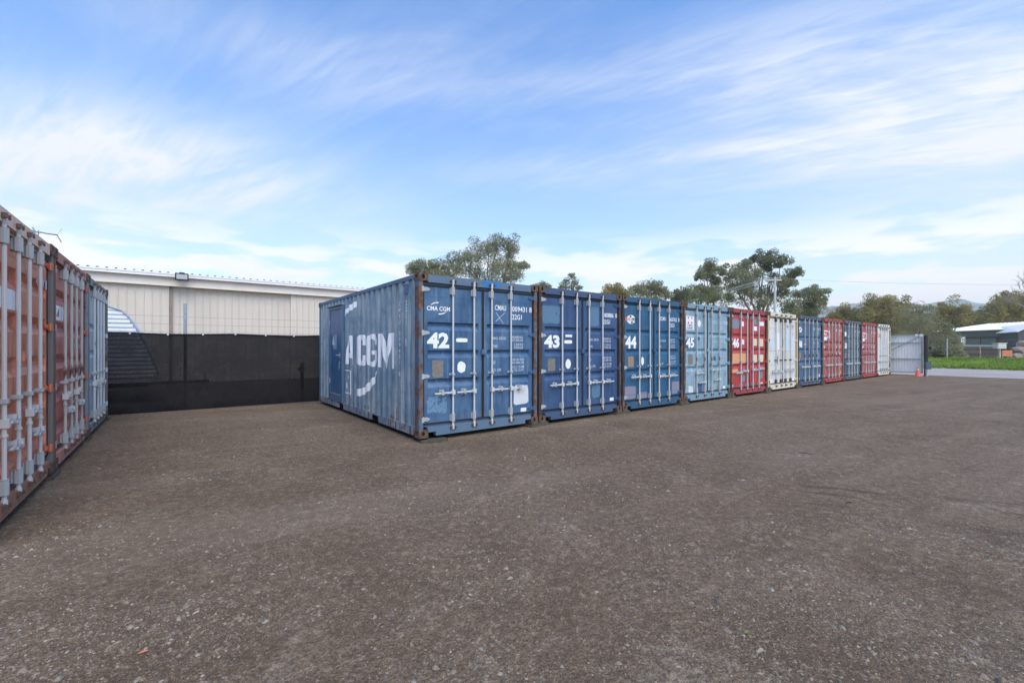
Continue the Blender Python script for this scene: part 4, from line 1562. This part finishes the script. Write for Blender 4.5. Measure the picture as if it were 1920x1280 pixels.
solid('reflective_collar', lambda b: b.lathe([(.060, .30), (.042, .38)], 16), plain('pale_collar', (232, 190, 176), .4, 0, .05, 9, 0), cone)
solid('tip', lambda b: b.lathe([(.041, .38), (.022, .46), (.018, .465)], 16), M['cone'], cone)

# ------------------------------------------------------------------ across the road
M['house_wall'] = plain('dark_grey_render', (92, 97, 102), .7, 0, .06, 2, .08)
M['house_wall2'] = plain('slate_grey_cladding', (112, 120, 124), .65, 0, .05, 2, .08)
M['glass'] = plain('dark_window_glass', (34, 38, 44), .12, 0, .2, 3, 0)
M['gable'] = plain('charcoal_cladding', (72, 72, 76), .7, 0, .08, 2, .08)
house = thing('house', 'dark grey house with white metal roof beyond the road', 'house', (0, 0, 0))
HX, HY0, HY1, HZ = 51.4, 43.6, 53.2, .3
EZ = 3.30


def hb(b, x0, x1, y0, y1, z0, z1):
    b.box(x0, x1, y0, y1, z0, z1)


solid('wall', lambda b: hb(b, HX + .5, HX + 7, HY0 + .3, HY1, HZ, EZ), M['house_wall2'], house)
solid('fascia_panel', lambda b: (hb(b, HX, HX + .5, HY0, HY1 + .3, EZ - .72, EZ), hb(b, HX, HX + .45, HY0 - .002, HY0 + .45, HZ, EZ - .72)), M['house_wall'], house)


def _hroof(b):
    n = 24
    P = []
    for i in range(n):
        y = HY0 - .3 + (HY1 - HY0 + .9) * i / n
        k = (HY1 - HY0 + .9) / n
        P += [(y, 0), (y + k * .7, 0), (y + k * .78, .04), (y + k * .92, .04)]
    P.append((HY1 + .6, 0))
    m_ = len(P)
    b.add([(HX - .2, y, EZ + .01 + d) for y, d in P] + [(HX + 7.2, y, EZ + 1.05 + d) for y, d in P], [(i + 1, i, m_ + i, m_ + i + 1) for i in range(m_ - 1)])
    b.box(HX - .22, HX - .19, HY0 - .3, HY1 + .6, EZ - .02, EZ + .05)


solid('roof', _hroof, M['white_roof'], house)
for y0, y1, z0, z1 in ((51.6, 52.6, 1.75, 2.5), (50.4, 51.2, 1.55, 2.5), (44.9, 46.4, 1.5, 2.52)):
    wn = solid('window', lambda b: (hb(b, HX + .46, HX + .50, y0 - .06, y1 + .06, z1, z1 + .06), hb(b, HX + .46, HX + .50, y0 - .06, y1 + .06, z0 - .06, z0),
                                    hb(b, HX + .46, HX + .50, y0 - .06, y0, z0, z1), hb(b, HX + .46, HX + .50, y1, y1 + .06, z0, z1), hb(b, HX + .46, HX + .499, y0, y1, (z0 + z1) / 2 - .02, (z0 + z1) / 2 + .02)), M['gatef'], house)
    solid('pane', lambda b: hb(b, HX + .485, HX + .492, y0, y1, z0, z1), M['glass'], wn)
for y0, y1 in ((46.9, 48.4), (48.5, 50.0)):
    solid('garage_panel', lambda b: hb(b, HX + .44, HX + .5, y0, y1, HZ, 2.5), M['house_wall2'], house)
wing = thing('house_wing', 'charcoal gabled wing beside the dark grey house', 'house', (0, 0, 0))
solid('wall', lambda b: b.add([(49.1, 42.5, .3), (60, 42.2, .3), (60, 42.2, 3.0), (50.7, 42.4, 3.75), (49.1, 42.5, 3.05), (52.0, 47, .3), (60, 47, .3), (60, 47, 3.0), (52.9, 47, 3.65), (52.0, 47, 3.05)],
                               [(0, 1, 2, 3, 4), (9, 8, 7, 6, 5), (0, 4, 9, 5), (1, 6, 7, 2), (3, 2, 7, 8)]), M['gable'], wing)
solid('roof', lambda b: b.add([(48.8, 42.3, 3.0), (50.7, 42.2, 3.85), (52.9, 47.2, 3.75), (51.8, 47.2, 3.0), (48.8, 42.3, 2.92), (50.7, 42.2, 3.77), (52.9, 47.2, 3.67), (51.8, 47.2, 2.92)],
                              [(0, 1, 2, 3), (7, 6, 5, 4), (0, 4, 5, 1), (1, 5, 6, 2), (2, 6, 7, 3), (3, 7, 4, 0)]), M['white_roof'], wing)

rw = thing('sleeper_wall', 'low brown timber sleeper retaining wall below the house', 'retaining wall', (0, 0, 0))
M['sleeper'] = [plain('sleeper_brown_%d' % k, c_, .85, 0, .25, 5, .3, (1, 1, 5)) for k, c_ in enumerate(((134, 116, 104), (150, 124, 112), (122, 106, 98), (156, 138, 120)))]
for k in range(6):
    for j, (p0, p1) in enumerate(((1806, 1838), (1838.4, 1872))):
        def _sl(b, k=k, p0=p0, p1=p1):
            q0, q1 = bearing(p0, 42.5), bearing(p1, 41.0)
            d = (q1 - q0).normalized()
            n_ = Vector((-d.y, d.x, 0))
            z0 = .30 + k * .21
            o = .012 * ((k * 7 + j * 3) % 5 - 2)
            vs = []
            for z in (z0, z0 + .195):
                for q, s_ in ((q0, -1), (q1, -1), (q1, 1), (q0, 1)):
                    e = q + n_ * (s_ * .06 + o)
                    vs.append((e.x, e.y, z))
            b.add(vs, [(0, 3, 2, 1), (4, 5, 6, 7), (0, 1, 5, 4), (1, 2, 6, 5), (2, 3, 7, 6), (3, 0, 4, 7)])
        solid('sleeper', _sl, M['sleeper'][(k + j * 2) % 4], rw)
solid('capping_rail', lambda b: b.tube(bearing(1806, 42.3, 1.60), bearing(1872, 40.8, 1.60), .06, 6), M['gatef'], rw)

lb = thing('letter_box', 'pale grey box on a post in front of the house', 'letter box', tuple(bearing(1874, 39.5, .33)))
solid('box', lambda b: (b.bbox(-.40, .40, -.25, .25, 1.02, 1.50, .05), b.box(-.43, .43, -.28, .28, 1.50, 1.54)), plain('pale_concrete', (198, 192, 188), .7, 0, .08, 5, .2), lb)
solid('post', lambda b: b.bbox(-.07, .07, -.07, .07, -.1, 1.02, .01), plain('grey_post', (160, 158, 154), .7, 0, .1, 6, .1), lb)
sg = thing('orange_board', 'weathered orange board leaning below the letter box', 'board', tuple(bearing(1888, 39.8, .33)))
solid('panel', lambda b: b.box(-.46, .46, -.03, .03, .32, .86), plain('orange_board_paint', (190, 116, 78), .7, 0, .2, 7, .1), sg)
solid('stand', lambda b: (b.box(-.42, -.34, -.02, .04, -.05, .34), b.box(.34, .42, -.02, .04, -.05, .34)), plain('stand_grey', (150, 148, 146), .7), sg)
nb = thing('notice_board', 'narrow white notice board with stacked panels beside the shrub', 'notice board', tuple(bearing(1805, 43.0, .33)))
for z in (1.18, 1.52, 1.86):
    solid('white_panel', lambda b: b.box(-.16, .16, -.02, .02, z, z + .27), M['white_solid'], nb)
for x in (-.20, .20):
    solid('post', lambda b: b.box(x - .03, x + .03, -.03, .03, -.1, 2.2), M['gatef'], nb)


def rock(b, c_, r, seed):
    bm = bmesh.new()
    bmesh.ops.create_icosphere(bm, subdivisions=2, radius=1)
    for v in bm.verts:
        k = 1 + .35 * noise.noise(v.co * 1.4 + Vector((seed, seed * 2, 0)))
        v.co = Vector((v.co.x * r[0], v.co.y * r[1], v.co.z * r[2])) * k
    bm.verts.index_update()
    b.add([v.co + Vector(c_) for v in bm.verts], [tuple(v.index for v in f.verts) for f in bm.faces])
    bm.free()


M['rock'] = plain('landscape_rock', (136, 122, 112), .9, 0, .3, 3, .5)
for k, (px, D, z, r, lb_) in enumerate(((1906, 40.5, .5, (.7, .5, .45), 'brown boulder at the foot of the stack beside the orange board'), (1926, 40.3, .5, (.8, .5, .5), 'brown boulder at the edge of the picture at the foot of the stack'),
                                        (1914, 40.8, 1.15, (.8, .5, .4), 'middle boulder of the stack beside the house'), (1921, 41.0, 1.75, (.7, .5, .35), 'topmost boulder of the stack beside the house'))):
    solid('boulder', lambda b: rock(b, (0, 0, 0), r, k * 3.1), M['rock'], None, tuple(bearing(px, D, z)), label=lb_, category='boulder', group='boulders beside the house')

pf = thing('paddock_fence', 'thin wire fence on grey posts along the grass verge', 'fence', (0, 0, 0))
for bb in (-9.4, -4.4, .62, 5.6):
    solid('fence_post', lambda b: b.tube(ab(47.4, bb, .2), ab(47.4, bb, 2.18), .045, 8), M['galv'], pf)
for k, z in enumerate((.62, .92, 1.22, 1.5, 1.76, 2.02)):
    solid('fence_wire', lambda b: b.path([ab(47.4, -24 + 5 * i, z + .012 * math.sin(i * 1.7 + k)) for i in range(8)], .008, 4), M['wire'], pf)

# power pole and lines
PD = 48.0
pp = thing('power_pole', 'pale grey power pole with crossarm behind the containers', 'power pole', tuple(bearing(1453, PD, 0)))
PZ = hgt(519, PD)
M['pole'] = plain('pale_pole', (186, 184, 180), .7, 0, .08, 3, .1, (1, 1, .2))
solid('pole_shaft', lambda b: b.tube((0, 0, -.1), (0, 0, PZ), .16, 12, .12), M['pole'], pp)
solid('crossarm', lambda b: b.box(-1.0, .7, -.06, .06, PZ - .42, PZ - .28), M['pole'], pp)
for x in (-.92, -.62, -.32, .32, .6):
    solid('insulator', lambda b: b.lathe([(.03, PZ - .28), (.05, PZ - .22), (.03, PZ - .17), (.045, PZ - .13), (.02, PZ - .08)], 8, (x, 0, 0)), M['galv'], pp)
solid('transformer_box', lambda b: b.bbox(-.3, -.12, -.14, .14, PZ - 1.25, PZ - .85, .03), M['gatef'], pp)
pc = bearing(1453, PD, 0)
for k, x in enumerate((-.92, -.62, -.32, .32, .6)):
    q0 = Vector((pc.x + x, pc.y, PZ - .08))
    q1 = Vector((19.2 + x, 110, PZ - .3))
    pts = [q0.lerp(q1, i / 16) - Vector((0, 0, 1.1 * 4 * (i / 16) * (1 - i / 16))) for i in range(17)]
    solid('power_line', lambda b: b.path(pts, .02, 4), M['white_gutter'], None, label='thin power line running from the pole down behind the containers, line %s of five' % ('one', 'two', 'three', 'four', 'five')[k],
          category='power line', group='power lines running off behind the containers')
q0, q1 = Vector((pc.x + .6, pc.y - .05, PZ - .2)), Vector((76, 52, PZ + .1))
pts = [q0.lerp(q1, i / 20) - Vector((0, 0, .5 * 4 * (i / 20) * (1 - i / 20))) for i in range(21)]
solid('power_line', lambda b: b.path(pts, .012, 4), M['pipe'], None, label='single power line crossing the open sky towards the house', category='power line')


# ------------------------------------------------------------------ trees
def m_leaf(name, c1, c2, c3):
    m, t, p, oc, out = mat_base(name)
    n = t.noise(oc, .55, 4, .6)
    n2 = t.noise(oc, 5.0, 3, .6)
    c = t.mix(t.ramp(n, .36, .64), lin(*c1), lin(*c2))
    c = t.mix(t.ramp(n2, .45, .70, 0, .7), c, lin(*c3))
    t.put(p.inputs['Base Color'], c)
    p.inputs['Roughness'].default_value = .6
    tl = t.new('ShaderNodeBsdfTranslucent')
    t.put(tl.inputs[0], c)
    mx = t.new('ShaderNodeMixShader')
    mx.inputs[0].default_value = .55
    t.l.new(p.outputs[0], mx.inputs[1])
    t.l.new(tl.outputs[0], mx.inputs[2])
    t.l.new(mx.outputs[0], out.inputs[0])
    return m


M['leaf_a'] = m_leaf('eucalypt_leaf', (132, 136, 102), (156, 156, 118), (174, 170, 136))
M['leaf_b'] = m_leaf('dark_eucalypt_leaf', (122, 128, 96), (146, 148, 112), (166, 162, 130))
M['leaf_c'] = m_leaf('golden_olive_leaf', (142, 138, 90), (172, 152, 94), (150, 146, 104))
M['leaf_d'] = m_leaf('shrub_leaf', (122, 122, 88), (142, 138, 106), (152, 144, 122))
M['bark'] = plain('grey_bark', (128, 118, 108), .9, 0, .25, 3, .4, (1, 1, .25))
M['twig'] = plain('grey_twig', (132, 122, 116), .9, 0, .2, 3, .1)
TREES = 'trees beyond the yard'


def leaf_cloud(b, rnd, c_, r, n, size, droop=.5):
    for _ in range(n):
        while True:
            q = Vector((rnd.uniform(-1, 1), rnd.uniform(-1, 1), rnd.uniform(-1, 1)))
            if q.length <= 1:
                break
        if rnd.random() < .55:
            q = q.normalized() * rnd.uniform(.72, 1.05)
        p_ = c_ + Vector((q.x * r * 1.08, q.y * r, q.z * r * .85))
        d = Vector((rnd.gauss(0, 1), rnd.gauss(0, 1), rnd.gauss(0, 1) - droop)).normalized()
        s_ = Vector((rnd.gauss(0, 1), rnd.gauss(0, 1), rnd.gauss(0, 1))).cross(d)
        if s_.length < 1e-3:
            continue
        s_.normalize()
        ln = size * rnd.uniform(.7, 1.5)
        wd = ln * rnd.uniform(.26, .42)
        m_ = p_ + d * ln * .5
        b.add([p_, m_ + s_ * wd, p_ + d * ln, m_ - s_ * wd], [(0, 1, 2, 3)])


def limb(b, rnd, p, q, r0, r1, n=5):
    pts = [p]
    for i in range(1, n):
        t = i / n
        k = (q - p).length * .05
        pts.append(p.lerp(q, t) + Vector((rnd.uniform(-k, k), rnd.uniform(-k, k), rnd.uniform(-k, k) + k * 1.2 * math.sin(t * math.pi))))
    pts.append(q)
    for i in range(n):
        b.tube(pts[i], pts[i + 1], r0 + (r1 - r0) * i / n, 6, r0 + (r1 - r0) * (i + 1) / n, cap=False)


def tree(label, D, trunk_px, blobs, leaf='leaf_a', per=1031, size=None, z0=0.0, fill=1, name='eucalyptus_tree', spread=.8, twigs=0, cat='tree', trunk_r=None, grow=1.12):
    rnd = random.Random(int(trunk_px * 7 + D))
    root = thing(name, label, cat, tuple(bearing(trunk_px, D, z0)), 0, TREES)
    o = bearing(trunk_px, D, z0)
    cs = []
    for px, py, rp in blobs:
        r = rp * D / 821.4 * grow
        c_ = bearing(px, D, hgt(py, D))
        c_.y += rnd.uniform(-spread, spread) * 1.6
        k = c_.y / D
        c_ = Vector((c_.x * k, c_.y, CAMZ + (c_.z - CAMZ) * k))
        cs.append((c_ - o, r))
    size = size or .0026 * D
    lv, wd = MB(), MB()
    top = max(c_.z for c_, r in cs)
    lowest = min(c_.z for c_, r in cs)
    mid = Vector((sum(c_.x for c_, r in cs) / len(cs), sum(c_.y for c_, r in cs) / len(cs), 0))
    fork = Vector((mid.x * .45, mid.y * .3, max(lowest * .55, top * .28)))
    tr = trunk_r or .026 * top
    limb(wd, rnd, Vector((0, 0, -.15)), fork, tr, tr * .7, 5)
    hubs = []
    nh = max(2, len(cs) // 5)
    order = sorted(range(len(cs)), key=lambda i: cs[i][0].x)
    for h_ in range(nh):
        grp = order[h_ * len(cs) // nh:(h_ + 1) * len(cs) // nh]
        if not grp:
            continue
        g = sum((cs[i][0] for i in grp), Vector()) / len(grp)
        hub = fork.lerp(g, .62)
        hub.z = min(hub.z, g.z - .3)
        limb(wd, rnd, fork, hub, tr * .55, tr * .32, 5)
        for i in grp:
            limb(wd, rnd, hub, cs[i][0], tr * .26, tr * .06, 4)
            for _ in range(2 + twigs):
                e = cs[i][0] + Vector((rnd.uniform(-1, 1), rnd.uniform(-1, 1), rnd.uniform(-.6, 1))) * cs[i][1] * .95
                limb(wd, rnd, cs[i][0] + (hub - cs[i][0]) * .15, e, tr * .055, tr * .02, 3)
    for c_, r in cs:
        # each clump is a handful of smaller tufts with air between them
        nt = 7
        for _ in range(nt * fill):
            off = Vector((rnd.gauss(0, .7), rnd.gauss(0, .8), rnd.gauss(0, .6))) * r
            leaf_cloud(lv, rnd, c_ + off, r * rnd.uniform(.6, 1.15), per // nt, size)
    put('trunk', wd.mesh('trunk', True), M['bark'] if not twigs else M['twig'], root)
    put('crown', lv.mesh('crown'), M[leaf], root)
    return root


tree('tall rounded gum tree rising behind container 42', 46, 925, [(931, 453, 12), (912, 462, 14), (895, 472, 15), (955, 462, 12), (962, 476, 10), (900, 490, 17), (925, 497, 12), (950, 497, 18), (942, 515, 18), (973, 500, 8), (872, 480, 11), (858, 491, 11), (885, 512, 15), (905, 517, 14), (962, 516, 10), (930, 535, 16), (900, 540, 16)], per=1400)
tree('low spreading gum foliage above the corner of container 42', 48, 812, [(770, 505, 7), (783, 502, 8), (797, 499, 8), (812, 500, 8), (826, 505, 9), (842, 502, 10), (850, 512, 10), (800, 512, 9), (822, 518, 10), (840, 525, 10)], per=1156)
tree('sparse thin sapling showing above container 43', 52, 1066, [(1072, 519, 4), (1060, 528, 4), (1077, 529, 4), (1066, 537, 5), (1052, 536, 4), (1085, 540, 4)], per=365, twigs=2)
tree('small rounded tree top over the joint of containers 42 and 43', 60, 1020, [(1015, 533, 6), (1028, 538, 5), (1012, 543, 6), (1025, 548, 7)], per=912)
tree('bushy olive tree behind containers 43 and 44', 66, 1148, [(1140, 546, 9), (1150, 542, 8), (1162, 549, 8), (1135, 555, 8), (1155, 556, 9), (1170, 556, 8)], 'leaf_c', per=1156)
tree('airy tree with open crown behind container 44', 62, 1218, [(1190, 544, 8), (1198, 552, 9), (1210, 540, 7), (1222, 534, 8), (1235, 540, 7), (1238, 548, 7), (1228, 553, 7), (1208, 556, 9), (1250, 551, 6)], per=912, twigs=1)
tree('dense low tree behind the joint of containers 44 and 45', 64, 1284, [(1268, 551, 8), (1280, 548, 8), (1294, 550, 9), (1302, 556, 9), (1272, 560, 9), (1288, 562, 9)], 'leaf_b', per=1218)
tree('tall narrow gum tree behind container 45', 56, 1332, [(1325, 498, 8), (1318, 511, 8), (1335, 500, 8), (1345, 504, 7), (1330, 514, 8), (1312, 518, 5), (1357, 510, 4), (1342, 524, 5), (1312, 541, 8), (1325, 549, 9), (1340, 545, 8), (1335, 559, 9), (1318, 560, 9), (1350, 560, 9)], 'leaf_b', per=1156)
tree('largest gum tree with leaning limbs behind container 46', 58, 1415, [(1425, 483, 7), (1440, 481, 7), (1455, 485, 8), (1466, 490, 7), (1412, 490, 7), (1400, 500, 9), (1385, 505, 9), (1375, 515, 9), (1395, 520, 11), (1370, 531, 9), (1415, 510, 9), (1432, 500, 7), (1447, 495, 7), (1410, 530, 12), (1385, 540, 11), (1430, 545, 11), (1400, 555, 11), (1445, 520, 8), (1460, 528, 8), (1475, 520, 8), (1486, 511, 7), (1493, 508, 5), (1470, 540, 7), (1450, 560, 9), (1370, 560, 9), (1425, 567, 11), (1480, 530, 6)], 'leaf_b', per=1278)
tree('round dark tree behind the white container with cream header', 50, 1514, [(1515, 548, 7), (1525, 552, 8), (1535, 550, 7), (1500, 558, 8), (1512, 562, 10), (1530, 565, 9), (1490, 570, 8), (1515, 577, 11), (1541, 565, 5), (1482, 581, 7), (1500, 585, 9), (1525, 585, 9), (1508, 598, 10)], 'leaf_b', per=1278)
tree('low golden tree behind the blue container 48', 74, 1578, [(1567, 590, 8), (1580, 587, 8), (1595, 585, 8), (1560, 598, 7), (1590, 597, 9), (1575, 602, 9), (1605, 596, 7)], 'leaf_c', per=1218, grow=1.2)
tree('broad golden olive tree behind the brick red containers', 70, 1655, [(1640, 568, 9), (1655, 566, 9), (1670, 565, 9), (1630, 578, 9), (1650, 580, 11), (1670, 580, 11), (1690, 572, 8), (1620, 588, 9), (1640, 592, 11), (1665, 595, 11), (1685, 590, 11), (1680, 607, 12), (1655, 607, 12), (1630, 605, 10), (1612, 600, 8), (1645, 622, 12), (1675, 625, 12)], 'leaf_c', per=1400, grow=1.2)
tree('golden tree between the grey shrub and the house roof', 72, 1786, [(1765, 582, 8), (1780, 580, 8), (1795, 582, 8), (1808, 588, 7), (1770, 595, 10), (1790, 597, 10), (1805, 602, 9), (1816, 596, 7), (1780, 612, 10), (1800, 616, 10), (1770, 622, 9)], 'leaf_c', per=1278, grow=1.2)
tree('small dark tree behind the middle of the house roof', 76, 1840, [(1835, 592, 7), (1850, 590, 7), (1845, 600, 9), (1827, 601, 7), (1838, 611, 9), (1856, 606, 8)], 'leaf_b', per=1278, grow=1.2)
tree('tall golden tree behind the house at the edge of the picture', 70, 1895, [(1875, 565, 8), (1885, 560, 7), (1900, 557, 8), (1912, 558, 8), (1922, 562, 8), (1865, 578, 8), (1880, 577, 10), (1900, 575, 10), (1915, 578, 10), (1870, 592, 10), (1890, 592, 11), (1910, 592, 11), (1927, 590, 10), (1857, 590, 7), (1935, 575, 10), (1880, 606, 11), (1905, 606, 11)], 'leaf_c', per=1340, grow=1.2)
tree('large grey twiggy shrub beyond the gate', 40, 1740, [(1710, 588, 12), (1725, 582, 10), (1700, 603, 12), (1720, 607, 14), (1737, 602, 11), (1747, 592, 8), (1730, 627, 16), (1750, 622, 12), (1762, 610, 8), (1745, 646, 16), (1765, 640, 12), (1715, 630, 13), (1700, 640, 13), (1720, 655, 14), (1740, 668, 12), (1705, 665, 12)], 'leaf_d', per=608, twigs=9, name='shrub', cat='shrub', z0=.3, spread=1.2, grow=1.2)
tree('leafy green shrub against the house corner', 40.5, 1776, [(1768, 625, 9), (1778, 632, 10), (1785, 642, 8), (1770, 648, 11), (1782, 655, 9), (1768, 664, 10), (1780, 667, 8), (1762, 676, 8), (1790, 648, 6)], 'leaf_a', per=1156, name='shrub', cat='shrub', z0=.3, twigs=2, grow=1.2)


for k, (px, top, lab) in enumerate(((1585, 598, 'low tree of the far belt behind blue container 48'), (1630, 592, 'low tree of the far belt behind the slate blue container'), (1700, 590, 'low tree of the far belt above the metal gate'),
                                    (1745, 594, 'low tree of the far belt behind the grey shrub'), (1800, 600, 'low tree of the far belt above the end of the house roof'), (1858, 597, 'low tree of the far belt behind the house roof'))):
    rr_ = random.Random(k)
    tree(lab, 88 + 3 * (k % 3), px, [(px + rr_.uniform(-34, 34), top + rr_.uniform(0, 34), rr_.uniform(8, 13)) for _ in range(15)], ('leaf_c', 'leaf_a', 'leaf_b')[k % 3], per=787, grow=1.25)


def bare():
    rnd = random.Random(5)
    root = thing('bare_tree', 'leafless twigs of a tree at the edge of the picture', 'tree', tuple(bearing(1960, 50, .3)), 0, TREES)
    o = bearing(1960, 50, .3)
    b = MB()

    def grow(p, d, ln, r, k):
        q = p + d * ln
        limb(b, rnd, p, q, r, r * .65, 3)
        if k == 0:
            return
        for _ in range(3):
            e = (d + Vector((rnd.gauss(0, .45), rnd.gauss(0, .45), rnd.gauss(.1, .35)))).normalized()
            grow(p.lerp(q, rnd.uniform(.55, 1)), e, ln * rnd.uniform(.55, .8), r * .6, k - 1)
    grow(Vector((0, 0, 0)), Vector((-.12, 0, 1)).normalized(), 4.2, .16, 5)
    put('trunk', b.mesh('trunk', True), M['twig'], root)


bare()

# grass on the verge
M['grass'] = m_leaf('lush_verge_grass', (132, 160, 62), (164, 184, 86), (186, 190, 116))


def _grass(b):
    rnd = random.Random(3)
    for _ in range(30000):
        a = 40.15 + 7.6 * rnd.random() ** 1.2
        bb = rnd.uniform(-14, 8.0)
        k = noise.noise(Vector((a * .5, bb * .5, 9)))
        if rnd.random() > .75 + .5 * k:
            continue
        h_ = (.14 + .26 * max(0, k + .35)) * rnd.uniform(.6, 1.3)
        p_ = ab(a, bb, verge_z(a, bb) - .02)
        t = rnd.uniform(0, 6.283)
        d = Vector((math.cos(t), math.sin(t), 0))
        s_ = Vector((-d.y, d.x, 0)) * rnd.uniform(.02, .045)
        m_ = p_ + Vector((0, 0, h_ * .6)) + d * h_ * .18
        b.add([p_ - s_, p_ + s_, m_ + s_ * .8, p_ + Vector((0, 0, h_)) + d * h_ * .5, m_ - s_ * .8], [(0, 1, 2, 3, 4)])


solid('verge_grass', _grass, M['grass'], kind='stuff')

# wooded hill
M['hill'] = soft_ground('wooded_hill', (108, 120, 108), (140, 144, 126), .03)


def _hill(b):
    D0_ = 900
    xs = [i * 5.0 for i in range(60, 256)]

    def ridge(X):
        px = 960 + 821.4 * X / D0_
        pts = [(700, 660), (1300, 640), (1480, 597), (1545, 578), (1580, 573), (1625, 568), (1660, 572), (1720, 571), (1750, 566), (1790, 563), (1830, 567), (1865, 572), (1940, 584), (2200, 625), (2900, 650)]
        for (a, u), (c_, v) in zip(pts[:-1], pts[1:]):
            if a <= px <= c_:
                t = (px - a) / (c_ - a)
                t = t * t * (3 - 2 * t)
                return max(0, hgt(u + (v - u) * t, D0_))
        return 0
    rows = [(-260, 0), (-200, .10), (-150, .28), (-100, .52), (-60, .74), (-30, .9), (-10, .98), (0, 1.0), (30, .97), (90, .8), (200, .4), (340, 0)]
    fin = []
    for (y0, f0), (y1, f1) in zip(rows[:-1], rows[1:]):
        n = 8 if y1 <= 30 else 3
        fin += [(y0 + (y1 - y0) * i / n, f0 + (f1 - f0) * i / n) for i in range(n)]
    fin.append(rows[-1])

    def fn(x, rf):
        y, fr = rf
        q = Vector((x, y, 0))
        bumpy = 3.0 * abs(noise.noise(q * .09)) + 2.6 * noise.noise(q * .22) + 6 * noise.noise(q * .018)
        return (x, D0_ + y, ridge(x) * fr + bumpy * min(1, fr * 2) - .5)
    b.grid(xs, fin, fn)


solid('hill', _hill, M['hill'], smooth=False, kind='structure')

# ------------------------------------------------------------------ loose stones, leaf, sticks
M['stone1'] = plain('loose_stone_grey', (136, 129, 117), .85, 0, .2, 40, .2)
M['stone2'] = plain('loose_stone_dark', (96, 88, 78), .85, 0, .25, 40, .2)
M['stone3'] = plain('loose_stone_tan', (150, 136, 112), .85, 0, .2, 40, .2)
M['stone4'] = plain('loose_stone_brown', (124, 112, 97), .9, 0, .2, 40, .2)


def _stones(b):
    rnd = random.Random(11)
    n = 0
    while n < 52000:
        D = 1.15 + 10.5 * rnd.random() ** 1.7
        px = rnd.uniform(-60, 1980)
        x = (px - 960) / 821.4 * D
        k = noise.noise(Vector((x * .8, D * .8, 4))) + .6 * noise.noise(Vector((x * 2.3, D * 2.3, 8)))
        if rnd.random() > .32 + 1.0 * k:
            continue
        q = Vector((x, D, 0)) - P0
        a, bb = q.dot(U), q.dot(V)
        if (a > -.1 and bb > -.05) or a < -4.0:
            continue
        n += 1
        r = .0026 * math.exp(abs(rnd.gauss(0, .62)))
        if rnd.random() < .006:
            r = rnd.uniform(.008, .015)
        r = min(r, .019)
        b.cur = 0 if (u := rnd.random()) < .17 else (1 if u < .48 else (2 if u < .56 else 3))
        z = yard_z(x, D)
        t = rnd.uniform(0, 6.283)
        ca, sa = math.cos(t), math.sin(t)
        lx, ly, lz = r * rnd.uniform(.8, 1.6), r * rnd.uniform(.6, 1.0), r * rnd.uniform(.35, .7)
        vs = []
        for vx, vy, vz in ((1, .2, 0), (.35, 1, .1), (-.6, .8, 0), (-1, -.2, .1), (-.3, -1, 0), (.7, -.75, .05), (.15, .1, 1), (-.35, -.1, .8)):
            j = rnd.uniform(.8, 1.2)
            vx, vy = vx * lx * j, vy * ly * j
            vs.append((x + vx * ca - vy * sa, D + vx * sa + vy * ca, z + vz * lz * 1.5 - .001))
        b.add(vs, [(0, 1, 6), (1, 2, 6), (2, 7, 6), (2, 3, 7), (3, 4, 7), (4, 5, 7), (5, 6, 7), (5, 0, 6)])


solid('loose_gravel', _stones, [M['stone1'], M['stone2'], M['stone3'], M['stone4']], mats=4, kind='stuff')


def on_ground(px, py):
    D = 821.4 * CAMZ / (py - 650.4)
    x = (px - 960) / 821.4 * D
    return Vector((x, D, yard_z(x, D)))


q = on_ground(268, 1223)
solid('dry_leaf', lambda b: b.add([(-.022, 0, .004), (-.009, .009, .007), (.009, .010, .009), (.023, .002, .005), (.009, -.009, .008), (-.009, -.009, .005), (0, 0, .003)],
                                  [(0, 1, 6), (1, 2, 6), (2, 3, 6), (3, 4, 6), (4, 5, 6), (5, 0, 6)]), plain('orange_dry_leaf', (176, 112, 78), .7, 0, .15, 30, 0), None, q, (0, 0, .5),
      label='single orange dry leaf lying on the gravel', category='leaf')
for k, (px, py, ln, rz, lab) in enumerate(((1510, 850, .16, 2.5, 'thin dark stick lying on the yard in front of container 45'), (1592, 944, .07, .3, 'short dark stub lying at the start of the tyre scuff'))):
    q = on_ground(px, py)
    solid('stick', lambda b: b.path([(-ln / 2, 0, .008), (0, .012, .012), (ln / 2, -.004, .009)], .004, 5), M['dark'], None, q, (0, 0, rz), label=lab, category='stick')
q = on_ground(1401, 1188)


def _weed(b):
    rnd = random.Random(2)
    for _ in range(26):
        t = rnd.uniform(0, 6.283)
        h_ = rnd.uniform(.006, .014)
        d = Vector((math.cos(t), math.sin(t), 0))
        s_ = Vector((-d.y, d.x, 0)) * .0025
        o = d * rnd.uniform(0, .012)
        b.add([o - s_, o + s_, o + d * h_ + Vector((0, 0, h_ * .7))], [(0, 1, 2)])


solid('small_weed', _weed, M['grass'], None, q, label='tiny green weed sprouting from the gravel', category='weed')

# ------------------------------------------------------------------ hazy air
hz = bpy.data.materials.new('hazy_air')
hz.use_nodes = True
t = NT(hz.node_tree)
vo = t.new('ShaderNodeVolumePrincipled')
vo.inputs['Color'].default_value = (.99, .99, 1.0, 1)
vo.inputs['Density'].default_value = .0005
vo.inputs['Anisotropy'].default_value = .2
o_ = t.new('ShaderNodeOutputMaterial')
t.l.new(vo.outputs[0], o_.inputs['Volume'])
solid('haze', lambda b: b.box(-420, 1330, -80, 1260, -1.4, 125), hz, kind='stuff')
